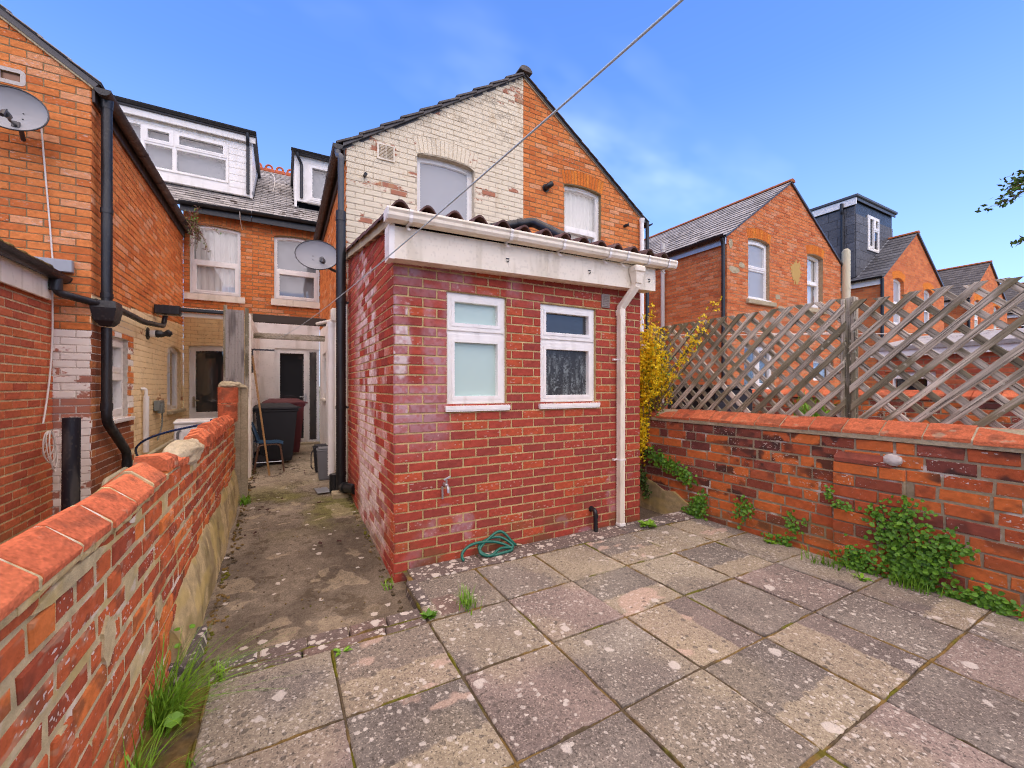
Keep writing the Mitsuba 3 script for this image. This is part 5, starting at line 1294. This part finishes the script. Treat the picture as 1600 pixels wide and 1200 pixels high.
def wheelie(name, label, x, y, rot, mat, s=1.0):
    B = thing(name, label, 'wheelie bin', 'wheelie bins by the back door')
    R = np.array([[math.cos(rot), -math.sin(rot), 0], [math.sin(rot), math.cos(rot), 0], [0, 0, 1]]); o = np.array([x, y, float(pz(y))])
    def pl(m): return trimesh.Trimesh((np.asarray(m.vertices) * s) @ R.T + o, m.faces, process=False)
    body = hull(np.array([[sx * a + (0 if abs(a) > 1 else 0), sy * b + .0, z] for z, a, b in ((.06, .215, .22), (.12, .225, .235), (.90, .275, .30), (.93, .278, .304)) for sx in (-1, 1) for sy in (-1, 1)]))
    part(B, 'body', pl(body), mat)
    part(B, 'rim', pl(join([bx(-.295, .295, -.325, .325, .90, .945, .012), bx(-.26, .26, .31, .36, .90, .96, .01)])), mat)
    lid = hull(np.array([[sx * a, sy * b + .01, z] for z, a, b in ((.948, .305, .34), (.975, .305, .34), (1.035, .24, .22)) for sx in (-1, 1) for sy in (-1, 1)])); part(B, 'lid', pl(lid), mat)
    part(B, 'lid_handle', pl(join([bx(-.20, .20, -.375, -.335, .945, .968, .008)])), mat)
    for k in range(6): part(B, 'rib', pl(obox([-.19 + .076 * k, -.268, .5], [.010, 0, 0], [0, .006, 0], [0, -.032, .34], .003)), mat)
    for sx in (-1, 1): part(B, 'wheel', pl(tube([[sx * .235, .26, .10], [sx * .285, .26, .10]], .10, 18)), 'metal_dark', smooth=40)
    part(B, 'axle', pl(tube([[-.235, .26, .10], [.235, .26, .10]], .012, 8)), 'galvanised', smooth=40)
wheelie('wheelie_bin', 'black wheelie bin behind the blue chair', -.105, 7.95, .06 + math.pi * .5, 'bin_black', .96)
wheelie('wheelie_bin', 'dark maroon wheelie bin standing behind the black one', .02, 8.72, .04 + math.pi * .5, 'bin_maroon', 1.0)
CH = thing('chair', 'small blue plastic chair with bent brown metal legs in the passage', 'chair')
cx, cy = -.19, 7.28; cz = float(pz(cy))
seat = trimesh.creation.box([.38, .36, .012]).subdivide().subdivide().subdivide(); v = np.array(seat.vertices); v[:, 2] += .03 * (v[:, 0] / .19) ** 2 * (v[:, 0] < 0) - .025 * np.clip((v[:, 0] - .10) / .09, 0, 1) ** 2 + .012 * (v[:, 1] / .18) ** 2; v[:, 1] *= 1 - .12 * (v[:, 0] / .19) ** 2
part(CH, 'seat', trimesh.Trimesh(v + [cx, cy, cz + .44], seat.faces, process=False), 'chair_blue', smooth=40)
bk = trimesh.creation.box([.012, .36, .30]).subdivide().subdivide().subdivide(); v = np.array(bk.vertices); v[:, 0] += -.10 * (v[:, 2] / .30) - .03 * (1 - (v[:, 1] / .18) ** 2); v[:, 1] *= 1 - .25 * np.clip(v[:, 2] / .15, 0, 1) ** 2
part(CH, 'backrest', trimesh.Trimesh(v + [cx - .17, cy, cz + .60], bk.faces, process=False), 'chair_blue', smooth=40)
for sy in (-1, 1):
    part(CH, 'leg', tube(bend([[cx + .20, cy + sy * .17, cz + .01], [cx + .15, cy + sy * .15, cz + .40], [cx + .10, cy + sy * .15, cz + .43]], .05), .0105, 8), 'tube_brown', smooth=40)
    part(CH, 'leg', tube(bend([[cx - .19, cy + sy * .17, cz + .01], [cx - .13, cy + sy * .15, cz + .42], [cx + .10, cy + sy * .15, cz + .43]], .05), .0105, 8), 'tube_brown', smooth=40)
part(CH, 'stretcher', tube([[cx - .17, cy - .16, cz + .17], [cx + .18, cy - .16, cz + .17]], .008, 8), 'galvanised')
BR = thing('wooden_pole', 'long wooden broom handle leaning against the partition beside the blue chair', 'broom handle')
put(BR, tube([[-.175, 6.95, float(pz(6.95)) + .01], [-.395, 7.12, 1.84]], .0135, 10), 'broom_wood', smooth=40)


def caddy(label, x, y, w, h, mat):
    C_ = thing('waste_caddy', label, 'caddy', 'small bins beside the drainpipe'); z = float(pz(y)) + .005
    part(C_, 'body', hull(np.array([[x + sx * a, y + sy * a * 1.15, z + zz] for zz, a in ((0, w * .74), (.02, w * .78), (h, w)) for sx in (-1, 1) for sy in (-1, 1)])), mat)
    part(C_, 'lid', join([bx(x - w * 1.08, x + w * 1.08, y - w * 1.22, y + w * 1.22, z + h, z + h + .02, .008), bx(x - w * .85, x + w * .85, y - w, y + w, z + h + .018, z + h + .045, .012)]), mat)
    return C_, z
C1, z = caddy('dark caddy with a carrying handle standing behind the grey one', .50, 6.95, .10, .36, 'bin_black'); part(C1, 'handle', tube(bend([[.40, 6.85, z + .36], [.36, 6.80, z + .30], [.36, 6.80, z + .10], [.39, 6.84, z + .06]], .03), .008, 6), 'bin_black', smooth=40)
caddy('grey caddy with a lid beside the white pipe', .51, 6.42, .095, .40, 'bin_grey')
PL = thing('white_board', 'small white board lying flat on the passage by the drainpipe', 'board')
put(PL, obox([.43, 5.72, float(pz(5.72)) + .018], [.075, .01, 0], [-.01, .14, 0], [0, 0, .006], .003), 'galvanised')
WM = thing('washing_machine', 'white washing machine turned backwards behind the broken part of the left garden wall', 'washing machine')
wm = trimesh.transformations.rotation_matrix(.12, Z)[:3, :3]
def wml(m): return trimesh.Trimesh(np.asarray(m.vertices) @ wm.T + [-.98, 7.2, .05], m.faces, process=False)
part(WM, 'body', wml(bx(-.31, .31, -.26, .28, .02, .84, .012)), 'white_pvc'); part(WM, 'top', wml(bx(-.32, .32, -.28, .30, .842, .88, .012)), 'white_pvc')
ring_ = trimesh.creation.torus(.20, .012, 28, 6); rv = ring_.vertices[:, [0, 2, 1]] + [0, -.262, .45]
part(WM, 'back_panel', wml(join([trimesh.Trimesh(rv, ring_.faces[:, ::-1], process=False), trimesh.Trimesh(rv * [.6, 1, .6] + [0, 0, .18], ring_.faces[:, ::-1], process=False), bx(-.26, -.235, -.268, -.25, .2, .80, .004), bx(.20, .24, -.268, -.25, .6, .80, .004)])), 'white_pvc')
part(WM, 'hose', wml(tube(bend([[-.27, -.28, .10], [-.27, -.29, .74], [-.24, -.28, .76]], .04), .014, 8)), 'bin_grey', smooth=40)
part(WM, 'transit_bolt', wml(join([trimesh.creation.icosphere(1, .018).apply_translation([x, -.268, z]) for x, z in ((-.10, .66), (.12, .62), (.15, .28), (-.13, .30))])), 'metal_dark')
CB = thing('electric_cord', 'dark blue cord lying over the broken top of the left wall beside the washing machine', 'cord')
put(CB, tube(spline([[-1.55, 6.6, .55], [-1.2, 5.95, .86], [-.85, 5.6, .96], [-.62, 5.0, 1.06]], 24), .012, 6), 'cord_blue', smooth=True)
GR = np.random.default_rng(77)
for k in range(26):
    x, y = GR.uniform(-.36, .45), GR.choice([GR.uniform(3.9, 5.6), GR.uniform(6.6, 8.2)])
    L = thing('dead_leaf', 'brown dead leaf lying on the passage', 'leaf', 'dead leaves scattered on the passage'); a = GR.uniform(0, 6.28); s = GR.uniform(.014, .030); c = np.array([x, y, float(pz(y)) + .022])
    q = [c + s * np.array([math.cos(a + t) * r, math.sin(a + t) * r, h]) for t, r, h in ((0, 1.5, .3), (1.1, .7, .6), (2.3, .8, .2), (3.14, 1.2, .5), (4.1, .8, .1), (5.2, .7, .5))]; q.append(c)
    put(L, (np.array(q), [[6, i, (i + 1) % 6] for i in range(6)]), 'dead_leaf_brown')

# ------------------------------------------------------------------ satellite dishes
def dish(label, c, nrm, rx, ry, arm_to, wall):
    D = thing('satellite_dish', label, 'satellite dish', None); nrm = np.array(nrm, float); nrm /= np.linalg.norm(nrm); a = np.cross(Z, nrm); a /= np.linalg.norm(a); b = np.cross(nrm, a); c = np.array(c, float)
    vs, nr, na = [], 9, 40
    for o in (0, -.004):
        for i in range(nr + 1):
            for t in np.linspace(0, 2 * np.pi, na, endpoint=False):
                q = i / nr; vs.append(c + a * rx * q * math.cos(t) + b * ry * q * math.sin(t) + nrm * (.075 * q * q + (.008 if i == nr else 0) + o))
    f = []; S = (nr + 1) * na
    for i in range(nr):
        for t in range(na):
            A, B, C_, E_ = i * na + t, i * na + (t + 1) % na, (i + 1) * na + (t + 1) % na, (i + 1) * na + t; f += [[A, C_, B], [A, E_, C_], [S + A, S + B, S + C_], [S + A, S + C_, S + E_]]
    for t in range(na): A, B = nr * na + t, nr * na + (t + 1) % na; f += [[A, S + A, S + B], [A, S + B, B]]
    m = trimesh.Trimesh(vs, f, process=False); part(D, 'reflector', m, 'dish_grey', smooth=40)
    rim = [c + a * rx * math.cos(t) + b * ry * math.sin(t) + nrm * .083 for t in np.linspace(0, 2 * np.pi, 41)]; part(D, 'rim', tube(rim, .006, 6), 'metal_dark', smooth=True)
    lo = c + arm_to[0] * a + arm_to[1] * b + nrm * .02; tip = c + nrm * .30 - b * ry * 1.0 + a * arm_to[0] * 1.5
    part(D, 'arm', tube([lo, (lo + tip) / 2 - b * .02, tip], .011, 8), 'metal_dark', smooth=40)
    part(D, 'receiver', join([tube([tip - nrm * .02, tip - nrm * .09 + b * .03], [.03, .024], 10), tube([tip, tip + nrm * .03 - b * .06], .016, 8)]), 'metal_dark', smooth=40)
    part(D, 'bracket', join([obox(lo + nrm * .012, a * .026, b * .032, nrm * .010, .004), tube(bend([c - nrm * .004, c - nrm * .09, np.array(wall, float)], .05), .018, 8)] + [trimesh.creation.icosphere(1, .006).apply_translation(c + a * sx * .05 + b * sy * .03 + nrm * .008) for sx in (-1, 1) for sy in (-1, 1)]), 'metal_dark')
dish('grey satellite dish at the upper left edge on the orange gable', (-2.11, 5.42, 3.83), (.10, -.92, .22), .225, .215, (.02, -.12), (-2.15, 5.66, 3.72))
dish('pale grey satellite dish beside the black soil pipe above the passage', (.385, 5.86, 3.03), (-.10, -.92, .32), .25, .215, (.05, -.03), (.70, 5.86, 2.86))

# ------------------------------------------------------------------ washing line, garden hose
CL = thing('clothes_line', 'plastic coated clothes line stretched overhead from the passage past the camera', 'line')
e = np.array([0, 0, EYE]); far = e + 8.0 / 1.152 * np.array([-.017, 1.152, .114]); near = e + .72 * np.array([.842, .678, .933]); dirv = near - far
pts = [far + dirv * t - Z * .34 * (t * (1 - t)) for t in np.linspace(0, 1.9, 60)]
put(CL, tube(np.array(pts), .0026, 8), 'line_blue', smooth=True)
HO = thing('garden_hose', 'green garden hose lying in loose loops against the front of the extension', 'hose')
hp = [[1.25, 3.05, .012], [1.24, 3.07, .05], [1.30, 3.09, .10], [1.44, 3.10, .11], [1.60, 3.09, .075], [1.68, 3.04, .03], [1.56, 3.02, .022], [1.44, 3.05, .022], [1.40, 3.10, .07], [1.50, 3.12, .12], [1.64, 3.10, .10], [1.70, 3.06, .04], [1.58, 3.05, .05], [1.46, 3.02, .022], [1.40, 3.07, .04], [1.50, 3.11, .13], [1.62, 3.12, .16], [1.68, 3.09, .10], [1.74, 3.08, .04]]
part(HO, 'tube', tube(spline(np.array(hp), 160), .0115, 8), 'hose_green', smooth=True)
part(HO, 'connector', tube([[1.74, 3.08, .04], [1.79, 3.075, .03]], [.013, .011], 10), 'brass', smooth=40)

# ------------------------------------------------------------------ plants
class Leaves:
    def __init__(s): s.v, s.f, s.uv = [], [], []
    def add(s, c, d, n, L, W, tone, pts=5):
        """One leaf: base c, direction d, facing n."""
        d = d / (np.linalg.norm(d) + 1e-9); n = n - d * (n @ d); n /= np.linalg.norm(n) + 1e-9; a = np.cross(n, d); k = len(s.v) and sum(len(x) for x in s.v)
        if pts == 4: q = [c, c + d * L * .5 + a * W / 2, c + d * L, c + d * L * .5 - a * W / 2]
        else: q = [c, c + d * L * .3 + a * W * .45 + n * W * .10, c + d * L * .72 + a * W * .38 + n * W * .08, c + d * L - n * L * .08, c + d * L * .72 - a * W * .38 + n * W * .08, c + d * L * .3 - a * W * .45 + n * W * .10, c + d * L * .5 - n * W * .05]
        f = [[0, 1, 2], [0, 2, 3]] if pts == 4 else [[6, i, (i + 1) % 6] for i in range(6)]
        s.v.append(np.array(q)); s.f.append(np.array(f) + (k or 0)); s.uv.append(np.tile([tone, .5], (len(q), 1)))
    def build(s, parent, name, **k):
        if s.v: return part(parent, name, (np.vstack(s.v), np.vstack(s.f)), 'leaf', uv=np.vstack(s.uv), **k)


def wall_plant(label, stems, seed, size=.034, pal=0, dens=1.0, cat='plant', group=None, wallx=3.893):
    """A creeping plant on the right garden wall: stems of (y, z) points with a spread."""
    g = np.random.default_rng(seed); P = thing('wall_plant', label, cat, group); lv, st = Leaves(), []
    for (y0, z0, y1, z1, sp, n) in stems:
        p = spline([[wallx - .02, y0, z0], [wallx - .05, (y0 + y1) / 2 + g.normal(0, .01), (z0 + z1) / 2], [wallx - .035, y1, z1]], 12); st.append(tube(p, .0035, 5))
        for _ in range(int(n * dens)):
            t = g.uniform(0, 1); c = p[min(int(t * 11), 11)]; o = np.array([-abs(g.normal(0, .035)) * min(1, sp * 8), g.normal(0, sp), g.normal(0, sp * .8)]); q = c + o; q[0] = min(q[0], wallx - .008); q[2] = max(q[2], .012)
            nn = np.array([-1, g.normal(0, .4) - .25, .9 + g.normal(0, .4)]); dd = np.array([-.3, g.normal(0, 1), g.normal(-.2, .8)])
            L = size * g.uniform(.55, 1.15); lv.add(q, dd, nn, L, L * .95, pal + g.uniform(.05, .98))
    part(P, 'stem', join(st), plain('stem_green', (.10, .10, .03), .7) or 'stem_green') if st else None
    lv.build(P, 'foliage', kind='stuff')
wall_plant('large bushy leafy plant growing up the right garden wall beside the pier', [(1.20, .02, 1.22, .50, .085, 300), (1.20, .02, 1.05, .40, .085, 260), (1.22, .05, 1.36, .53, .05, 90), (1.24, .15, 1.42, .50, .045, 60), (1.12, .20, .93, .36, .05, 90), (1.18, .05, 1.10, .30, .07, 240), (1.22, .02, 1.24, .20, .055, 200), (1.02, .36, .90, .34, .03, 30), (1.25, .42, 1.18, .56, .05, 90)], 1)
wall_plant('smaller leafy plant at the foot of the pier left of the big one', [(1.47, .01, 1.50, .16, .05, 110), (1.46, .01, 1.40, .15, .05, 90), (1.55, .01, 1.60, .12, .03, 30)], 2, wallx=3.85)
wall_plant('sprig of leaves in the joint high on the left of the pier', [(1.66, .50, 1.52, .46, .03, 45), (1.69, .52, 1.66, .60, .016, 14)], 3, size=.028, wallx=3.85)
wall_plant('trailing row of small leaves hanging near the far end of the right wall', [(3.55, .60, 3.25, .50, .05, 150), (3.30, .52, 3.05, .42, .05, 120), (3.10, .44, 2.95, .36, .045, 90)], 4, size=.038)
wall_plant('dark clump of leaves low on the right wall at the patio corner', [(2.93, .02, 2.86, .20, .05, 150), (2.90, .12, 2.82, .27, .04, 80), (2.98, .02, 3.06, .06, .03, 30)], 5, size=.036)
wall_plant('thin leafy sprig in the right wall left of the middle', [(2.45, .12, 2.35, .30, .045, 60), (2.40, .20, 2.30, .26, .04, 40)], 6, size=.034)
wall_plant('narrow leafy sprig in the right wall between two bigger plants', [(1.98, .30, 1.97, .18, .03, 36), (1.96, .20, 1.93, .15, .03, 24), (1.87, .26, 1.87, .22, .012, 8)], 7, size=.030)
wall_plant('low creeping leaves at the wall foot nearest the right edge', [(.98, .02, .84, .10, .035, 90), (.86, .03, .76, .09, .035, 90), (.78, .05, .70, .02, .03, 50)], 8, size=.032)
wall_plant('small leafy weed on the patio below the thin sprig', [(2.12, .01, 2.02, .05, .04, 60), (2.02, .03, 1.98, .09, .025, 30)], 9, size=.030)
wall_plant('dark ivy hanging in the gap beside the extension', [(3.66, .30, 3.62, .10, .04, 120), (3.70, .42, 3.66, .28, .03, 60)], 10, size=.035, pal=3)


def tuft(label, x, y, z, n, h, spread, seed, pal=1, lean=(0, 0), wid=.0045, name='grass_tuft', cat='grass'):
    g = np.random.default_rng(seed); P = thing(name, label, cat); V, F, U = [], [], []; k = 0
    for _ in range(n):
        b = np.array([x + g.normal(0, spread), y + g.normal(0, spread * 1.5), z]); a = g.uniform(0, 6.28); l = h * g.uniform(.45, 1.15); out = np.array([math.cos(a), math.sin(a), 0]) * g.uniform(.15, .95) + [lean[0], lean[1], 0]
        side = np.cross(out + [0, 0, .2], Z); side /= np.linalg.norm(side) + 1e-9; w = wid * g.uniform(.6, 1.2); q = []
        for t in (0, .3, .6, .85, 1):
            c = b + out * l * t ** 1.6 + Z * l * (t - .45 * np.linalg.norm(out) * t * t); ww = w * (1 - t * .92); q += [c - side * ww, c + side * ww]
        V.append(np.array(q)); F += [[k + 2 * i + a_ for a_ in tr] for i in range(4) for tr in ((0, 1, 3), (0, 3, 2))]; k += 10; U.append(np.tile([pal + g.uniform(.05, .97), .5], (10, 1)))
    return put(P, (np.vstack(V), np.array(F)), 'leaf', uv=np.vstack(U))
tuft('big tuft of long green grass at the foot of the left garden wall', -.435, 2.20, -.02, 170, .36, .030, 1, lean=(.45, .05))
tuft('narrow tuft of grass at the wall foot nearest the bottom edge', -.45, 1.86, -.02, 40, .26, .018, 2, lean=(.2, .2))
tuft('tuft of grass between slabs near the brick extension corner', 1.02, 2.44, 0, 60, .13, .025, 3)
tuft('grass growing along the patio edge below the pier', 3.72, 1.62, 0, 70, .13, .05, 4, lean=(-.4, 0))
tuft('grass under the big leafy plant on the right', 3.78, 1.16, 0, 60, .18, .035, 5, lean=(-.3, -.2))
tuft('small grass tuft by the left end of the step', -.27, 2.40, -.01, 26, .10, .02, 6)
tuft('tiny grass blades in the joint at the left', -.30, 1.90, -.01, 16, .08, .015, 7)
tuft('short grass at the corner foot of the extension', .68, 3.12, -.09, 24, .08, .02, 8)
tuft('small weed at the foot of the concrete post', -.39, 5.55, .06, 40, .12, .025, 9, wid=.010, name='weed', cat='weed')


def rosette(label, x, y, z, n, L, seed, pal=1, up=.5):
    g = np.random.default_rng(seed); P = thing('weed', label, 'weed'); lv = Leaves()
    for i in range(n):
        a = g.uniform(0, 6.28); d = np.array([math.cos(a), math.sin(a), g.uniform(.1, up)]); lv.add(np.array([x, y, z]) + d * [.3, .3, .1] * L * g.uniform(0, 1), d, Z + d * -.2, L * g.uniform(.6, 1.2), L * .42, pal + g.uniform(.1, .98))
    lv.build(P, 'foliage', kind='stuff')
rosette('bright green weed on the patio in front of the white downpipe', 3.17, 2.95, .01, 42, .085, 1)
rosette('small dark leafy weed in the joint by the step corner', .77, 2.43, 0, 60, .045, 2, pal=0, up=.9)
rosette('tiny pale weed in the joint at the top of the bottom row', .27, 2.33, 0, 8, .045, 3)
rosette('small weed creeping along the foot of the right wall', 3.80, 2.12, 0, 26, .05, 4)
rosette('pale weed lying on the slab below the big plant', 3.66, 1.40, 0, 10, .06, 6)
lv = Leaves(); W = thing('weed', 'weed with two round green leaves among the long grass', 'weed')
for (x, y, z, L, a) in ((-.40, 2.02, .10, .065, .3), (-.43, 1.86, .02, .045, 2.0), (-.43, 2.72, .12, .035, 1.0), (-.46, 2.52, .14, .03, .2), (-.45, 2.6, .18, .03, 2.6)):
    lv.add(np.array([x, y, z]), np.array([math.cos(a), math.sin(a), .15]), np.array([.35, -.5, .9]), L, L * .9, .9)
lv.build(W, 'foliage')
# forsythia at the end of the right wall
FO = thing('forsythia_bush', 'yellow flowering forsythia bush between the extension and the trellis', 'bush'); g = np.random.default_rng(5); lv, gl, st = Leaves(), Leaves(), []
ends = []
for _ in range(70):
    b = np.array([3.95 + g.normal(0, .05), 3.60 + g.normal(0, .10), 1.0 + g.uniform(-.1, .35)]); e = np.array([3.97 + g.normal(-.06, .09), 3.63 + g.normal(-.02, .11), 1.80 + g.normal(.02, .19)]); ends.append((b, e))
for _ in range(22):
    b = np.array([3.90 + g.normal(0, .05), 3.68 + g.normal(0, .06), 1.25 + g.normal(0, .1)]); ends.append((b, np.array([3.83 + g.normal(0, .03), 3.70 + g.normal(0, .07), g.uniform(.42, 1.1)])))
ends.append((np.array([3.95, 3.55, 1.1]), np.array([3.93, 2.74, 2.26]))); ends.append((np.array([3.95, 3.55, 1.25]), np.array([3.93, 2.93, 2.02])))
for i, (b, e) in enumerate(ends):
    m = (b + e) / 2 + g.normal(0, .04, 3) * (i < len(ends) - 2); p = spline([b, m, e], 14); st.append(tube(p, np.linspace(.0055, .002, 14), 5))
    for _ in range(58 if i < len(ends) - 2 else 60):
        c = p[g.integers(4, 14)] + g.normal(0, .030, 3)
        for k in range(4):
            d = g.normal(0, 1, 3); lv.add(c, d, g.normal(0, 1, 3), .034 * g.uniform(.6, 1.2), .017, 2 + g.uniform(.02, .98), 4)
    for _ in range(9): c = p[g.integers(0, 13)] + g.normal(0, .05, 3); gl.add(c, g.normal(0, 1, 3), g.normal(0, 1, 3), .04, .018, 1 + g.uniform(0, .6), 4)
part(FO, 'branch', join(st), 'tube_brown'); lv.build(FO, 'flower', kind='stuff'); gl.build(FO, 'foliage', kind='stuff')
# reddish weed rooted in the gutter of the left house
GW = thing('gutter_weed', 'straggly reddish weed growing out of the gutter of the left house', 'weed'); g = np.random.default_rng(8); lv, st = Leaves(), []
for i in range(34):
    b = np.array([-1.56, 9.65 + g.normal(0, .12), 4.40]); e = b + np.array([abs(g.normal(.10, .14)), g.normal(-.1, .15), g.uniform(-.55, .22)]); p = spline([b, (b + e) / 2 + [.06, 0, .07], e], 10); st.append(tube(p, .004, 4))
    for _ in range(16): lv.add(p[g.integers(1, 10)] + g.normal(0, .02, 3), g.normal(0, 1, 3), g.normal(0, 1, 3), .05, .022, g.choice([4, 4, 5, 0]) + g.uniform(.05, .95), 4)
part(GW, 'stem', join(st), 'tube_brown'); lv.build(GW, 'foliage', kind='stuff')
# tree whose twigs reach in at the right edge
TE = thing('tree', 'green leaved tree whose drooping twigs reach in at the right edge of the sky', 'tree'); g = np.random.default_rng(12); lv, st = Leaves(), []
base = np.array([9.6, .10, 0.]); tr = spline([base, base + [.1, .05, 1.6], base + [-.05, .1, 3.4], base + [.0, .0, 5.4]], 16); part(TE, 'trunk', tube(tr, np.linspace(.17, .05, 16), 10), 'tube_brown', smooth=40)
def spray(p0, p1, n, L):
    p = spline([p0, (p0 + p1) / 2 + [0, 0, .22], p1], 16); st.append(tube(p, np.linspace(.016, .003, 16), 5))
    for _ in range(n):
        t = g.integers(3, 16); c = p[t] + g.normal(0, .05, 3); q = c + (p1 - p0) / np.linalg.norm(p1 - p0) * g.uniform(.1, .38) + g.normal(0, .07, 3) + [0, 0, -.09]; st.append(tube([p[t], c, q], [.004, .003, .002], 4))
        for _ in range(13): lv.add(p[t] + (q - p[t]) * g.uniform(.2, 1.05) + g.normal(0, .018, 3), g.normal(0, 1, 3) + [-.6, .3, -.4], g.normal(0, 1, 3), .075 * g.uniform(.6, 1.2), .042, (3 if g.random() < .7 else 0) + g.uniform(.05, .95), 4)
for (p1, n) in (((8.74, 1.40, 4.14), 50), ((8.82, 1.34, 4.26), 50), ((8.66, 1.50, 4.02), 20), ((8.55, 1.66, 3.98), 10), ((8.80, 1.42, 3.60), 14), ((8.68, 1.50, 3.40), 8), ((8.85, 1.36, 4.95), 8)):
    spray(tr[12] + [0, .2, (p1[2] - 4.0) * .6], np.array(p1), n, .07)
for _ in range(26):
    a = g.uniform(0, 6.28); p1 = tr[g.integers(8, 16)] + np.array([math.cos(a), math.sin(a), 0]) * g.uniform(.5, 1.5) + [0, 0, g.uniform(-.3, .9)]
    if p1[1] < 1.25: spray(tr[g.integers(8, 14)], p1, 16, .07)
part(TE, 'limb', join(st), 'tube_brown'); lv.build(TE, 'crown', kind='stuff')
# beyond the trellis
DB = thing('storage_box', 'large black storage box behind the left end of the trellis', 'box')
part(DB, 'body', bx(4.60, 5.35, 3.20, 3.95, .03, 1.36, .02), 'bin_black'); part(DB, 'lid', bx(4.57, 5.38, 3.17, 3.98, 1.362, 1.41, .015), 'bin_black')
GD = thing('glazed_door', 'white framed door standing behind the far end of the trellis', 'door'); part(GD, 'frame', join([bx(4.30, 4.36, 4.05, 4.12, 0, 1.98, .005), bx(4.30, 4.36, 4.62, 4.69, 0, 1.98, .005), bx(4.30, 4.36, 4.12, 4.62, 1.91, 1.98, .005)]), 'white_pvc'); part(GD, 'panel', bx(4.31, 4.35, 4.121, 4.619, 0, 1.909, .004), 'white_pvc')
tuft('green plant growing beside the black box behind the trellis', 6.4, 3.0, .9, 60, .5, .08, 14, wid=.02, name='garden_plant', cat='plant')
C2 = thing('clothes_line', 'white clothes line crossing the yard behind the trellis', 'line'); put(C2, tube([[5.2, 4.6, 2.2], [6.6, 1.6, 1.98], [8.2, -1.0, 2.35]], .006, 5), 'cable_white')

# shed at the foot of the garden, behind the camera: the back door's glass mirrors its boards
SH = thing('garden_shed', 'dark timber shed at the foot of the garden, seen only mirrored in the back door', 'shed')
for k in range(20):
    part(SH, 'board', bx(-1.5, 1.4, -5.03, -5.0 + r_.uniform(0, .004), .0 + k * .145, .0 + k * .145 + .138, .006), 'stained_wood')
part(SH, 'back', bx(-1.5, 1.4, -7.0, -5.035, 0, 2.9, .01), 'stained_wood'); part(SH, 'roof', hull(np.array([[x, y, z] for y in (-7.1, -4.9) for x, z in ((-1.65, 2.86), (-.05, 3.5), (1.55, 2.86), (-.05, 3.44))])), 'metal_dark')

flush_bricks()
